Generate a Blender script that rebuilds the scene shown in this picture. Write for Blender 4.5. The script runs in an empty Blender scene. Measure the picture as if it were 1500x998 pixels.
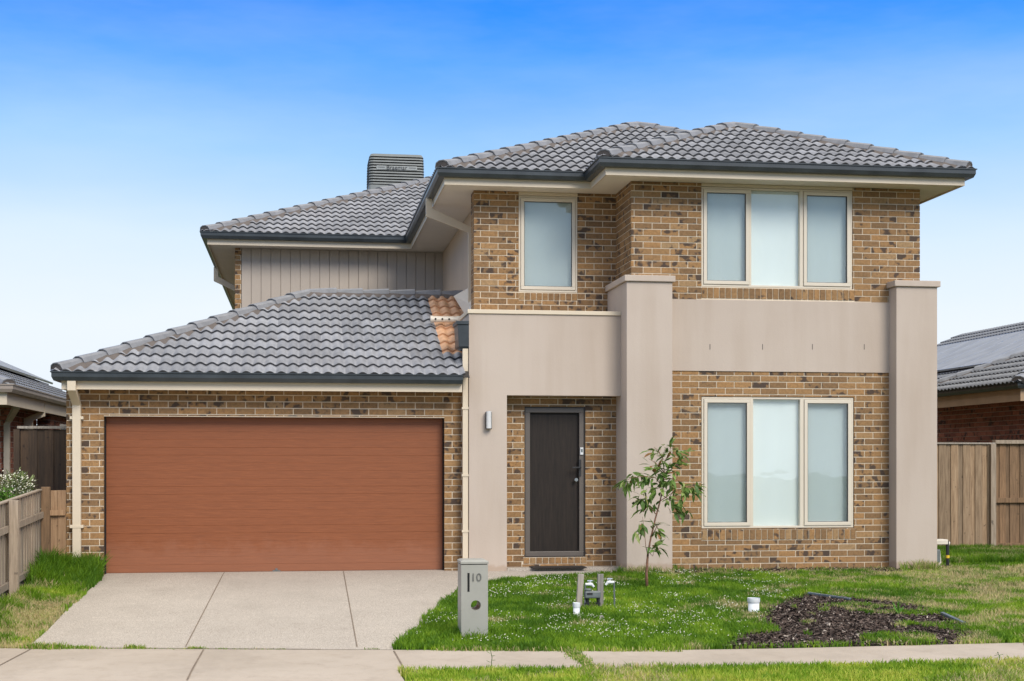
import bpy, bmesh, math, random
import numpy as np
from mathutils import Vector, Matrix
random.seed(7); rng = np.random.default_rng(11)
scene = bpy.context.scene
C = scene.collection

# ------------------------------------------------------------------ camera model (used to turn photo measurements into metres)
F, PX, HY, TH, CH = 2100.0, 750.0, 680.0, math.atan(312/2100.0), 1.45
def sx(px, Y): return Y*math.tan(TH + math.atan((px-PX)/F))          # x on the plane y=Y
def zc(X, Y): return X*math.sin(TH) + Y*math.cos(TH)
def at(px, py, Y):
    X = sx(px, Y); return X, CH + (HY-py)*zc(X, Y)/F
def proj(X, Y, Z):
    z = zc(X, Y); return PX+F*(X*math.cos(TH)-Y*math.sin(TH))/z, HY-F*(Z-CH)/z

# ------------------------------------------------------------------ helpers
class MB:
    def __init__(s): s.v=[]; s.f=[]; s.c=[]; s.m=[]
    def poly(s, pts, col=None, mi=0):
        n=len(s.v); s.v += [tuple(p) for p in pts]; s.f.append(tuple(range(n, n+len(pts)))); s.c.append(col); s.m.append(mi)
    def mesh(s, vs, fs, col=None, mi=0):
        n=len(s.v); s.v += [tuple(p) for p in vs]
        for f in fs: s.f.append(tuple(n+i for i in f)); s.c.append(col); s.m.append(mi)
    def box(s, x0,x1,y0,y1,z0,z1, col=None, mi=0):
        vs=[(x0,y0,z0),(x1,y0,z0),(x1,y1,z0),(x0,y1,z0),(x0,y0,z1),(x1,y0,z1),(x1,y1,z1),(x0,y1,z1)]
        s.mesh(vs, [(0,3,2,1),(4,5,6,7),(0,1,5,4),(1,2,6,5),(2,3,7,6),(3,0,4,7)], col, mi)
    def obox(s, c, ax, ay, az, col=None, mi=0):       # centre + three half-axis vectors
        c,ax,ay,az=map(Vector,(c,ax,ay,az)); vs=[c+i*ax+j*ay+k*az for k in(-1,1) for i,j in((-1,-1),(1,-1),(1,1),(-1,1))]
        s.mesh(vs, [(0,3,2,1),(4,5,6,7),(0,1,5,4),(1,2,6,5),(2,3,7,6),(3,0,4,7)], col, mi)
    def tube(s, pts, rad, n=10, col=None, mi=0, cap=True):
        pts=[Vector(p) for p in pts]; rad = rad if isinstance(rad,(list,tuple)) else [rad]*len(pts)
        vs=[]; fs=[]; ref=None
        for i,p in enumerate(pts):
            d=(pts[min(i+1,len(pts)-1)]-pts[max(i-1,0)]).normalized()
            if ref is None: ref=Vector((0,0,1)) if abs(d.z)<.9 else Vector((1,0,0))
            a=d.cross(ref).normalized(); b=a.cross(d).normalized(); ref=b
            for k in range(n):
                t=2*math.pi*k/n; vs.append(p+(a*math.cos(t)+b*math.sin(t))*rad[i])
        for i in range(len(pts)-1):
            for k in range(n): fs.append((i*n+k, i*n+(k+1)%n, (i+1)*n+(k+1)%n, (i+1)*n+k))
        if cap: fs.append(tuple(range(n))[::-1]); fs.append(tuple((len(pts)-1)*n+k for k in range(n)))
        s.mesh(vs, fs, col, mi)
    def rtube(s, pts, w, d, side=Vector((1,0,0)), col=None, mi=0):    # rectangular pipe, w across `side`
        pts=[Vector(p) for p in pts]; vs=[]; fs=[]; side=Vector(side)
        for i,p in enumerate(pts):
            t=(pts[min(i+1,len(pts)-1)]-pts[max(i-1,0)]).normalized(); o=t.cross(side).normalized()
            k=1.0
            if 0<i<len(pts)-1:
                a=(pts[i]-pts[i-1]).normalized(); k=1/max(.5,abs(a.dot(t)))
            for a,b in((-1,-1),(1,-1),(1,1),(-1,1)): vs.append(p+side*(a*w/2)+o*(b*d/2*k))
        for i in range(len(pts)-1):
            for k in range(4): fs.append((i*4+k,i*4+(k+1)%4,(i+1)*4+(k+1)%4,(i+1)*4+k))
        fs.append((3,2,1,0)); n=(len(pts)-1)*4; fs.append((n,n+1,n+2,n+3)); s.mesh(vs,fs,col,mi)
    def sweep(s, path, prof, col=None, mi=0, cap=True):   # horizontal path [(x,y)], profile [(outward,z)], outward = right hand side
        n=len(path); vs=[]; fs=[]; m=len(prof)
        for i in range(n):
            p=Vector(path[i][:2])
            ds=[]
            if i>0: ds.append((p-Vector(path[i-1][:2])).normalized())
            if i<n-1: ds.append((Vector(path[i+1][:2])-p).normalized())
            ns=[Vector((d.y,-d.x)) for d in ds]
            if len(ns)==2: mm=(ns[0]+ns[1]); mm/= max(.2,mm.dot(ns[0]))
            else: mm=ns[0]
            for o,z in prof: vs.append((p.x+mm.x*o, p.y+mm.y*o, z))
        for i in range(n-1):
            for k in range(m): fs.append((i*m+k,i*m+(k+1)%m,(i+1)*m+(k+1)%m,(i+1)*m+k))
        if cap: fs.append(tuple(range(m))); fs.append(tuple((n-1)*m+k for k in range(m)))
        s.mesh(vs,fs,col,mi)
    def build(s, name, mats, parent=None, smooth=False, bevel=0, recalc=True):
        me=bpy.data.meshes.new(name); me.from_pydata(s.v, [], s.f)
        mats = mats if isinstance(mats,(list,tuple)) else [mats]
        for m in mats: me.materials.append(m)
        if any(s.m): me.polygons.foreach_set('material_index', s.m)
        if any(c is not None for c in s.c):
            ca=me.color_attributes.new('Col','FLOAT_COLOR','CORNER'); out=[]
            for f,c in zip(s.f,s.c): out += list((*(c or (0.5,.5,.5)),1.0))*len(f)
            ca.data.foreach_set('color', out)
        if smooth: me.polygons.foreach_set('use_smooth',[True]*len(me.polygons))
        me.update()
        o=bpy.data.objects.new(name, me); C.objects.link(o)
        if parent: attach(o,parent)
        if recalc:
            bm=bmesh.new(); bm.from_mesh(me); bmesh.ops.recalc_face_normals(bm, faces=bm.faces); bm.to_mesh(me); bm.free()
        if bevel:
            b=o.modifiers.new('bevel','BEVEL'); b.width=bevel; b.segments=2; b.limit_method='ANGLE'; b.angle_limit=.6
        return o
ROOTLOC={}
def attach(o,parent):
    o.parent=parent
    p=Vector((0,0,0)); q=parent
    while q is not None: p+=q.location; q=q.parent
    o.location = o.location - p if o.location.length==0 else o.location
def empty(name, loc, label, cat, group=None):
    o=bpy.data.objects.new(name,None); C.objects.link(o); o.location=loc; o.empty_display_size=.3
    return tag(o,label,cat,group)
def tag(o,label=None,cat=None,group=None,kind=None):
    if label: o['label']=label
    if cat: o['category']=cat
    if group: o['group']=group
    if kind: o['kind']=kind
    return o

# ------------------------------------------------------------------ materials
def newmat(name):
    m=bpy.data.materials.new(name); m.use_nodes=True; nt=m.node_tree; b=nt.nodes['Principled BSDF']; return m,nt,b
def N(nt,t,**k):
    n=nt.nodes.new(t)
    for a,v in k.items():
        if hasattr(n,a): setattr(n,a,v)
        else: n.inputs[a].default_value=v
    return n
def L(nt,a,b): nt.links.new(a,b)
def pos(nt, scale=(1,1,1)):
    g=N(nt,'ShaderNodeNewGeometry'); m=N(nt,'ShaderNodeMapping'); m.inputs['Scale'].default_value=scale; L(nt,g.outputs['Position'],m.inputs['Vector']); return m.outputs['Vector']
def noise(nt, vec, scale, detail=3, rough=.55):
    n=N(nt,'ShaderNodeTexNoise'); n.inputs['Scale'].default_value=scale; n.inputs['Detail'].default_value=detail; n.inputs['Roughness'].default_value=rough
    L(nt,vec,n.inputs['Vector']); return n.outputs['Fac']
def ramp(nt, fac, stops, interp='LINEAR'):
    r=N(nt,'ShaderNodeValToRGB'); r.color_ramp.interpolation=interp; e=r.color_ramp.elements
    while len(e)<len(stops): e.new(.5)
    for i,(p,c) in enumerate(stops): e[i].position=p; e[i].color=(*c,1) if len(c)==3 else c
    L(nt,fac,r.inputs['Fac']); return r.outputs['Color']
def mix(nt, f, a, b, mode='MIX'):
    m=N(nt,'ShaderNodeMix',data_type='RGBA',blend_type=mode)
    for s,v in ((m.inputs[0],f),(m.inputs[6],a),(m.inputs[7],b)):
        if hasattr(v,'links') : L(nt,v,s)
        elif isinstance(v,(int,float)): s.default_value=v
        else: s.default_value=(*v,1)
    return m.outputs[2]
def bump(nt,b,h,strength=.3,dist=.01):
    n=N(nt,'ShaderNodeBump'); n.inputs['Strength'].default_value=strength; n.inputs['Distance'].default_value=dist
    L(nt,h,n.inputs['Height']); L(nt,n.outputs['Normal'],b.inputs['Normal'])
def simple(name, col, rough=.6, var=.12, scale=3, bmp=0, bscale=60, metal=0, spec=.5, vscale=(1,1,1), bdist=.004):
    m,nt,b=newmat(name); v=pos(nt,vscale); f=noise(nt,v,scale,5)
    lo=tuple(c*(1-var) for c in col); hi=tuple(min(1,c*(1+var)) for c in col)
    L(nt,ramp(nt,f,[(.3,lo),(.7,hi)]),b.inputs['Base Color']); b.inputs['Roughness'].default_value=rough; b.inputs['Metallic'].default_value=metal
    b.inputs['Specular IOR Level'].default_value=spec
    if bmp: bump(nt,b,noise(nt,pos(nt,vscale),bscale,4),bmp,bdist)
    return m
M={}
M['cream']=simple('cream_paint',(.66,.56,.42),.45,.04,2)
M['frame']=simple('window_frame_cream',(.66,.585,.47),.4,.03,2)
M['soffit']=simple('soffit_paint',(.78,.71,.61),.7,.04,1.5)
M['slate']=simple('slate_metal',(.035,.042,.046),.32,.25,4)
M['white']=simple('white_plastic',(.75,.77,.78),.4,.06,20)
M['pvc']=simple('cream_pvc',(.68,.62,.52),.4,.1,15)
M['dark']=simple('dark_plastic',(.02,.02,.022),.5,.2,10)
M['black']=simple('black_recess',(.006,.006,.006),.9,.1,10)
M['steel']=simple('brushed_steel',(.45,.46,.47),.32,.1,20,metal=1)
M['grey']=simple('grey_plastic',(.13,.15,.15),.45,.15,20)
M['coolgrey']=simple('cooler_plastic',(.17,.185,.18),.5,.15,4)
M['mailbox']=simple('mailbox_paint',(.33,.325,.285),.45,.06,5,.1,200)
M['numeral']=simple('numeral_grey',(.13,.13,.12),.4,.1,30)
M['rubber']=simple('doormat_fibre',(.03,.024,.02),.95,.4,40,.6,200)
M['yellow']=simple('yellow_tag',(.75,.5,.03),.5,.1,10)
M['brass']=simple('aged_brass',(.25,.2,.13),.4,.2,30,metal=.8)
M['mortar']=simple('mortar',(.70,.60,.46),.9,.1,6,.3,120)
M['bed']=simple('ridge_bedding',(.12,.10,.088),.9,.12,9,.3,80)
M['terracotta']=simple('terracotta_tile',(.60,.34,.19),.6,.22,7,.2,60)
M['asphalt']=simple('asphalt',(.055,.055,.056),.9,.25,40,.5,200)
M['edging']=simple('edging_metal',(.10,.125,.14),.45,.3,10)
M['barepath']=None

# rendered wall
m,nt,b=newmat('beige_render'); v=pos(nt)
base=ramp(nt,noise(nt,v,.9,4),[(.3,(.49,.405,.335)),(.7,(.53,.445,.372))])
st=ramp(nt,noise(nt,pos(nt,(1.5,1.5,.15)),2.5,5),[(.42,(1,1,1)),(.75,(.90,.875,.845))])
c=mix(nt,1,base,st,'MULTIPLY')
sep=N(nt,'ShaderNodeSeparateXYZ'); L(nt,v,sep.inputs[0])
ad=N(nt,'ShaderNodeMath',operation='MULTIPLY_ADD'); L(nt,noise(nt,v,6,4),ad.inputs[0]); ad.inputs[1].default_value=-.16; L(nt,sep.outputs[2],ad.inputs[2])
dirt=ramp(nt,ad.outputs[0],[(-.0,(.55,.55,.55)),(.04,(0,0,0))])
L(nt,mix(nt,dirt,c,(.36,.25,.17)),b.inputs['Base Color']); b.inputs['Roughness'].default_value=.85
bump(nt,b,noise(nt,v,45,5,.6),.22,.006); M['render']=m

# cladding
M['clad']=simple('painted_cladding',(.43,.365,.30),.6,.04,2)

# bricks
def brickmat(name, tones, dark, blotch):
    m,nt,b=newmat(name); a=N(nt,'ShaderNodeVertexColor',layer_name='Col'); s=N(nt,'ShaderNodeSeparateColor'); L(nt,a.outputs['Color'],s.inputs[0])
    v=pos(nt); vo=N(nt,'ShaderNodeVectorMath',operation='MULTIPLY_ADD'); L(nt,a.outputs['Color'],vo.inputs[0]); vo.inputs[1].default_value=(3,5,9); L(nt,v,vo.inputs[2]); base=ramp(nt,s.outputs[0],tones)
    n1=noise(nt,v,28,5,.65); base=mix(nt,1,base,ramp(nt,n1,[(.3,(.72,.70,.66)),(.65,(1.18,1.15,1.1))]),'MULTIPLY')
    # burnt patches : noise at brick scale gated by the brick's own random number
    n2=noise(nt,vo.outputs[0],11.0,2,.45); ma=N(nt,'ShaderNodeMath',operation='ADD'); L(nt,n2,ma.inputs[0]); mu=N(nt,'ShaderNodeMath',operation='MULTIPLY'); L(nt,s.outputs[1],mu.inputs[0]); mu.inputs[1].default_value=blotch; L(nt,mu.outputs[0],ma.inputs[1])
    f=ramp(nt,ma.outputs[0],[(.70,(0,0,0)),(.79,(.9,.9,.9))])
    base=mix(nt,f,base,dark)
    n3=noise(nt,v,75,2); f3=ramp(nt,n3,[(.66,(0,0,0)),(.74,(.75,.75,.75))]); base=mix(nt,f3,base,tuple(x*1.2 for x in dark))
    L(nt,base,b.inputs['Base Color']); b.inputs['Roughness'].default_value=.85; bump(nt,b,n1,.5,.006); return m
M['brick']=brickmat('tan_brick',[(0,(.20,.118,.055)),(.3,(.25,.146,.066)),(.6,(.295,.172,.075)),(.85,(.345,.192,.078)),(1,(.33,.215,.11))],(.05,.034,.027),.24)
M['redbrick']=brickmat('dark_red_brick',[(0,(.17,.055,.036)),(.5,(.25,.085,.054)),(1,(.32,.12,.08))],(.03,.014,.012),.25)

# roof tiles
m,nt,b=newmat('grey_roof_tile'); v=pos(nt)
a=N(nt,'ShaderNodeVertexColor',layer_name='Col'); s=N(nt,'ShaderNodeSeparateColor'); L(nt,a.outputs['Color'],s.inputs[0])
base=ramp(nt,s.outputs[0],[(0,(.19,.197,.213)),(1,(.30,.308,.328))])
base=mix(nt,1,base,ramp(nt,noise(nt,v,14,5,.7),[(.3,(.82,.80,.78)),(.7,(1.1,1.1,1.12))]),'MULTIPLY')
base=mix(nt,ramp(nt,noise(nt,v,1.2,4),[(.5,(0,0,0)),(.75,(.35,.35,.35))]),base,(.19,.175,.175))
L(nt,base,b.inputs['Base Color']); b.inputs['Roughness'].default_value=.42; bump(nt,b,noise(nt,v,90,3),.15,.003); M['tile']=m
m,nt,b=newmat('tile_edge_gap_shade'); L(nt,ramp(nt,noise(nt,pos(nt),20,3),[(.3,(.035,.036,.04)),(.7,(.06,.06,.065))]),b.inputs['Base Color']); b.inputs['Roughness'].default_value=.7; M['tileedge']=m  # dark lip colour: bare tile edge plus painted gap shadow
M['cap']=simple('ridge_cap_tile',(.19,.193,.205),.45,.2,7,.15,80)
M['ntile']=simple('neighbour_tile',(.21,.215,.225),.45,.25,8,.15,80)
M['solar']=simple('solar_glass',(.27,.275,.28),.5,.15,2,spec=.2)

# garage door: timber-look metal
m,nt,b=newmat('timber_look_steel'); v=pos(nt,(.7,1,16))
base=ramp(nt,noise(nt,v,6,6,.7),[(.3,(.195,.058,.017)),(.55,(.245,.074,.022)),(.75,(.30,.096,.032))])
sep=N(nt,'ShaderNodeSeparateXYZ'); L(nt,pos(nt),sep.inputs[0])
ad=N(nt,'ShaderNodeMath',operation='MULTIPLY_ADD'); L(nt,noise(nt,pos(nt),5,5,.7),ad.inputs[0]); ad.inputs[1].default_value=-.5; L(nt,sep.outputs[2],ad.inputs[2])
dust=ramp(nt,ad.outputs[0],[(.0,(.16,.16,.16)),(.2,(0,0,0))])
L(nt,mix(nt,dust,base,(.42,.22,.15)),b.inputs['Base Color']); b.inputs['Roughness'].default_value=.48; bump(nt,b,noise(nt,v,16,4),.12,.003); M['gdoor']=m
# front door timber behind mesh
m,nt,b=newmat('dark_timber_behind_mesh'); v=pos(nt,(9,1,.6))
L(nt,ramp(nt,noise(nt,v,5,5,.65),[(.3,(.012,.0085,.0065)),(.7,(.028,.019,.014))]),b.inputs['Base Color']); b.inputs['Roughness'].default_value=.55; b.inputs['Specular IOR Level'].default_value=.3; M['fdoor']=m
M['dframe']=simple('bronze_aluminium',(.125,.105,.09),.4,.06,4)

# timber
def wood(name, cols, rough=.8):
    m,nt,b=newmat(name); a=N(nt,'ShaderNodeVertexColor',layer_name='Col'); s=N(nt,'ShaderNodeSeparateColor'); L(nt,a.outputs['Color'],s.inputs[0])
    g=N(nt,'ShaderNodeNewGeometry'); off=N(nt,'ShaderNodeVectorMath',operation='MULTIPLY_ADD'); L(nt,a.outputs['Color'],off.inputs[0]); off.inputs[1].default_value=(7,7,7); L(nt,g.outputs['Position'],off.inputs[2])
    mp=N(nt,'ShaderNodeMapping'); mp.inputs['Scale'].default_value=(14,14,.9); L(nt,off.outputs[0],mp.inputs[0])
    n=noise(nt,mp.outputs[0],3,6,.7)
    base=ramp(nt,n,[(.3,cols[0]),(.55,cols[1]),(.8,cols[2])])
    tint=ramp(nt,s.outputs[0],[(0,(.72,.74,.76)),(1,(1.15,1.1,1.05))]); base=mix(nt,1,base,tint,'MULTIPLY')
    kn=noise(nt,off.outputs[0],11,2); base=mix(nt,ramp(nt,kn,[(.68,(0,0,0)),(.76,(.8,.8,.8))]),base,tuple(c*.35 for c in cols[0]))
    L(nt,base,b.inputs['Base Color']); b.inputs['Roughness'].default_value=rough; bump(nt,b,n,.3,.006); return m
M['fence']=wood('weathered_paling',[(.21,.165,.12),(.37,.30,.225),(.50,.42,.32)])
M['fencewarm']=wood('warm_weathered_paling',[(.17,.11,.062),(.33,.23,.14),(.47,.36,.24)])
M['fencebrown']=wood('brown_paling',[(.12,.07,.036),(.24,.145,.075),(.33,.21,.12)])
M['fencenew']=wood('fresh_pine_paling',[(.27,.15,.075),(.42,.26,.14),(.52,.34,.20)])
M['gatewood']=wood('dark_stained_paling',[(.045,.028,.018),(.085,.052,.03),(.12,.075,.045)])
M['stake']=wood('grey_stake',[(.20,.18,.15),(.33,.30,.26),(.44,.41,.37)])

# concrete
def conc(name, a_, b_, speck=0):
    m,nt,b=newmat(name); v=pos(nt)
    base=ramp(nt,noise(nt,v,.8,5,.6),[(.3,a_),(.7,b_)])
    if speck:
        base=mix(nt,ramp(nt,noise(nt,v,85,2,.5),[(.42,(0,0,0)),(.56,(.55,.55,.55))]),base,(.19,.155,.125))
        base=mix(nt,ramp(nt,noise(nt,pos(nt,(1.3,.9,1)),110,2,.5),[(.56,(0,0,0)),(.64,(.8,.8,.8))]),base,(.72,.66,.58))
    else:
        base=mix(nt,ramp(nt,noise(nt,v,4,6,.75),[(.5,(0,0,0)),(.75,(.5,.5,.5))]),base,(.30,.235,.175))
        base=mix(nt,ramp(nt,noise(nt,v,120,3,.6),[(.55,(0,0,0)),(.75,(.35,.35,.35))]),base,(.25,.2,.16))
    base=mix(nt,ramp(nt,noise(nt,pos(nt,(1,.6,1)),1.7,6,.7),[(.48,(0,0,0)),(.72,(.45,.45,.45))]),base,tuple(c*.72 for c in a_)); base=mix(nt,ramp(nt,noise(nt,v,9,2,.5),[(.73,(0,0,0)),(.78,(.4,.4,.4))]),base,(.2,.16,.12))
    L(nt,base,b.inputs['Base Color']); b.inputs['Roughness'].default_value=.88; bump(nt,b,noise(nt,v,110,4),.35,.006); return m
M['drive']=conc('exposed_aggregate',(.44,.385,.32),(.52,.46,.385),1)
M['path']=conc('footpath_concrete',(.40,.335,.265),(.47,.40,.325))
M['joint']=simple('concrete_joint',(.19,.145,.105),.95,.3,20)  # thin brown strips laid on the concrete for its joints
# soil below the grass
m,nt,b=newmat('soil'); v=pos(nt)
base=ramp(nt,noise(nt,v,1.2,6,.65),[(.3,(.035,.062,.012)),(.55,(.07,.085,.025)),(.75,(.17,.13,.07))])
L(nt,base,b.inputs['Base Color']); b.inputs['Roughness'].default_value=.95; bump(nt,b,noise(nt,v,40,5),.6,.02); M['soil']=m
M['mulchbase']=simple('mulch_soil',(.05,.036,.028),.95,.4,12,.7,60,bdist=.02)
# attribute driven foliage
def leafmat(name, stops, trans=.25, rough=.55, dry=None):
    m,nt,b=newmat(name); a=N(nt,'ShaderNodeVertexColor',layer_name='Col'); s=N(nt,'ShaderNodeSeparateColor'); L(nt,a.outputs['Color'],s.inputs[0])
    base=ramp(nt,s.outputs[0],stops)
    if dry: base=mix(nt,s.outputs[1],base,dry)
    L(nt,base,b.inputs['Base Color']); b.inputs['Roughness'].default_value=rough; b.inputs['Specular IOR Level'].default_value=.3
    t=N(nt,'ShaderNodeBsdfTranslucent'); L(nt,base,t.inputs['Color']); ms=N(nt,'ShaderNodeMixShader'); ms.inputs[0].default_value=trans
    L(nt,b.outputs[0],ms.inputs[1]); L(nt,t.outputs[0],ms.inputs[2]); L(nt,ms.outputs[0],nt.nodes['Material Output'].inputs['Surface']); return m
M['grass']=leafmat('grass_blades',[(0,(.07,.17,.008)),(.4,(.16,.30,.014)),(.8,(.30,.44,.03)),(1,(.50,.54,.08))],.35,.6,(.66,.52,.29))
M['leaf']=leafmat('sapling_leaf',[(0,(.07,.14,.03)),(.5,(.17,.28,.06)),(.85,(.33,.43,.13)),(1,(.33,.17,.07))],.25,.45)
M['shrubleaf']=leafmat('shrub_leaf',[(0,(.08,.12,.035)),(.5,(.19,.25,.08)),(1,(.36,.40,.20))],.2)
M['bushleaf']=leafmat('bright_bush_leaf',[(0,(.04,.12,.012)),(.5,(.09,.24,.02)),(1,(.17,.36,.05))],.3)
M['petal']=simple('white_petal',(.80,.78,.62),.7,.05,20)
M['bark']=simple('sapling_bark',(.20,.10,.06),.8,.35,30,.4,90)
M['chip']=leafmat('bark_chip',[(0,(.03,.021,.017)),(.6,(.085,.058,.045)),(.88,(.16,.12,.10)),(1,(.42,.36,.30))],.0,.9)

# glass
def glassmat(name, tint, rough=.02, refl=1.0):
    m,nt,b=newmat(name); nt.nodes.remove(b); out=nt.nodes['Material Output']
    t=N(nt,'ShaderNodeBsdfTransparent'); t.inputs[0].default_value=(*tint,1); g=N(nt,'ShaderNodeBsdfGlossy'); g.inputs['Roughness'].default_value=rough; g.inputs['Color'].default_value=(1,1,1,1)
    ge=N(nt,'ShaderNodeNewGeometry'); dt=N(nt,'ShaderNodeVectorMath',operation='DOT_PRODUCT'); L(nt,ge.outputs['Normal'],dt.inputs[0]); L(nt,ge.outputs['Incoming'],dt.inputs[1])
    ab=N(nt,'ShaderNodeMath',operation='ABSOLUTE'); L(nt,dt.outputs['Value'],ab.inputs[0]); om=N(nt,'ShaderNodeMath',operation='SUBTRACT'); om.inputs[0].default_value=1; L(nt,ab.outputs[0],om.inputs[1])
    pw=N(nt,'ShaderNodeMath',operation='POWER'); L(nt,om.outputs[0],pw.inputs[0]); pw.inputs[1].default_value=5
    fr=N(nt,'ShaderNodeMath',operation='MULTIPLY_ADD'); L(nt,pw.outputs[0],fr.inputs[0]); fr.inputs[1].default_value=.94; fr.inputs[2].default_value=.08
    bp=N(nt,'ShaderNodeBump'); bp.inputs['Strength'].default_value=.05; bp.inputs['Distance'].default_value=.02
    L(nt,noise(nt,pos(nt,(1,1,1.6)),1.6,2),bp.inputs['Height']); L(nt,bp.outputs[0],g.inputs['Normal'])
    ms=N(nt,'ShaderNodeMixShader'); L(nt,fr.outputs[0],ms.inputs[0]); L(nt,t.outputs[0],ms.inputs[1]); L(nt,g.outputs[0],ms.inputs[2]); L(nt,ms.outputs[0],out.inputs['Surface']); return m
M['glass']=glassmat('clear_glass',(.93,.955,.95))
M['screenglass']=glassmat('screened_glass',(.83,.865,.865))
M['blind']=simple('roller_blind',(.90,.92,.91),.8,.03,1)

# ------------------------------------------------------------------ ground profile
def gp(px,py,Z):
    z=(CH-Z)*F/(py-HY); t=(px-PX)/F; xc=t*z
    return xc*math.cos(TH)+z*math.sin(TH), z*math.cos(TH)-xc*math.sin(TH)
ZP=-.26
bk=sorted(gp(a,b,ZP) for a,b in [(-900,946),(-300,949),(0,951.5),(640,954),(900,955.3),(1150,951.5),(1500,943),(2100,930)])
fr_=sorted(gp(a,b,ZP) for a,b in [(-900,980),(-300,981),(0,982),(580,984),(900,981),(1150,977.6),(1500,970),(2100,957)])
BX,BY=zip(*bk); FX,FY=zip(*fr_)
def sB(x): return np.interp(x,BX,BY)
def sF(x): return np.interp(x,FX,FY)
KY=7.4
def gz(x,y):
    x=np.asarray(x,float); y=np.asarray(y,float); s=sB(x); f=sF(x)
    z=np.where(y>=19.2,0,ZP*(19.2-y)/(19.2-s))
    z=np.where(y<s,ZP,z); z=np.where(y<f,ZP-.03*(f-y),z)
    return z
def gzf(x,y): return float(gz(x,y))
def G(px,py):                       # photo pixel -> ground x,y
    t=(px-PX)/F; lo,hi=5,60
    for _ in range(60):
        z=(lo+hi)/2; xc=t*z; X=xc*math.cos(TH)+z*math.sin(TH); Y=z*math.cos(TH)-xc*math.sin(TH)
        Z=CH-(py-HY)*z/F
        if Z>gzf(X,Y): lo=z
        else: hi=z
    return X,Y
def drape(name, poly, off, mat, kind='structure', label=None, cat=None, step=.5, thick=0):
    bm=bmesh.new(); vs=[bm.verts.new((x,y,0)) for x,y in poly]; bm.faces.new(vs)
    bmesh.ops.triangulate(bm,faces=bm.faces[:])
    xs=[p[0] for p in poly]; ys=[p[1] for p in poly]
    for a,lo,hi,nrm in ((0,min(xs),max(xs),(1,0,0)),(1,min(ys),max(ys),(0,1,0))):
        t=math.ceil(lo/step)*step
        while t<hi:
            co=[0,0,0]; co[a]=t; bmesh.ops.bisect_plane(bm,geom=bm.verts[:]+bm.edges[:]+bm.faces[:],plane_co=co,plane_no=nrm); t+=step
    for v in bm.verts: v.co.z=gzf(v.co.x,v.co.y)+off
    if thick:
        r=bmesh.ops.extrude_face_region(bm,geom=bm.faces[:])
        for e in r['geom']:
            if isinstance(e,bmesh.types.BMVert): e.co.z-=thick
    bmesh.ops.recalc_face_normals(bm,faces=bm.faces)
    me=bpy.data.meshes.new(name); bm.to_mesh(me); bm.free(); me.materials.append(mat)
    o=bpy.data.objects.new(name,me); C.objects.link(o); tag(o,label,cat,None,kind); return o

# ground sheet
mb=MB(); xs=sorted(set([-250,-120,-60,-30]+[round(x*.5-15,2) for x in range(0,71)]+[30,60,120,250])); 
def yrows(x):
    s=float(sB(x)); f=float(sF(x)); return [KY+(f-KY)*k/4 for k in range(5)]+[f+(s-f)*k/3 for k in range(1,4)]+[s+(19.2-s)*k/10 for k in range(1,11)]+[22,26,40,80,160,400]
cols=[[(x,y,gzf(x,y)) for y in yrows(x)] for x in xs]
for a,b_ in zip(cols,cols[1:]):
    for i in range(len(a)-1): mb.poly([a[i],b_[i],b_[i+1],a[i+1]])
mb.v=[(a,b,c-.022) for a,b,c in mb.v]; g=mb.build('ground',M['soil'],smooth=True); g['kind']='structure'
mb=MB(); zk=ZP-.03*3.6
for a,b_ in zip(xs,xs[1:]):
    za=gzf(a,KY); zb=gzf(b_,KY); mb.mesh([(a,KY,za),(b_,KY,zb),(b_,KY,-.56),(a,KY,-.56),(a,KY-.15,za+.005),(b_,KY-.15,zb+.005),(b_,KY-.2,-.56),(a,KY-.2,-.56)],[(0,1,5,4),(4,5,6,7)])
mb.build('kerb',M['path'])['kind']='structure'
mb=MB(); mb.poly([(-250,-2,-.5),(250,-2,-.5),(250,KY-.18,-.5),(-250,KY-.18,-.5)]); mb.build('road',M['asphalt'])['kind']='structure'
mb=MB(); mb.poly([(-250,-200,-.45),(250,-200,-.45),(250,-2,-.45),(-250,-2,-.45)]); mb.build('far_verge',M['soil'])['kind']='structure'

# footpath, crossover, driveway
xr=gp(583,985,ZP)[0]; xl=-4.6
pathx=sorted(set([float(v) for v in np.linspace(-30,40,29)]+[float(v) for v in FX]+[float(v) for v in BX]+[xr,xl]))
poly=[(x,float(sF(x))) for x in pathx if x<=xl]+[(xl,KY-.1),(xr+.8,KY-.1),(xr+.1,9.5)]+[(x,float(sF(x))) for x in pathx if x>=xr]+[(x,float(sB(x))) for x in pathx[::-1]]
drape('footpath',poly,.010,M['path'])
right=[(655,838.5),(690,846),(672,860),(656,880),(632,905),(606,930),(575,951)]
dl=[G(150,838),]+[G(38,950.5)]
XD=[(*G(p,q),) for p,q in right]
drv=[(sx(152,19.14),19.14+.25),(sx(180,19.14),19.14-.0),]
drv=[(-2.5,19.45),(2.26,19.45),(2.26,18.95)]+XD[1:]+[(x,float(sB(x))+.004) for x in np.linspace(XD[-1][0],G(40,950)[0],9)]+[G(70,925),G(100,893),G(135,862),G(150,845)]
drape('driveway',drv,.012,M['drive'])
lawn_edge=[(666,870),(690,862),(714,855),(742,850.5),(782,847.5),(840,845),(902,841.5)]
LE=[G(a,b) for a,b in lawn_edge]
porch=[(2.262,19.45),(4.45,19.45),(4.45,19.0)]+[p for p in LE[::-1]]+[XD[1],(2.262,18.95)]
drape('porch_path',porch,.016,M['drive'],thick=.0)
mb=MB(); mb.box(2.775,4.335,19.12,19.40,.0,.045); o=mb.build('porch_slab',M['drive'],bevel=.006); o['kind']='structure'
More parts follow.
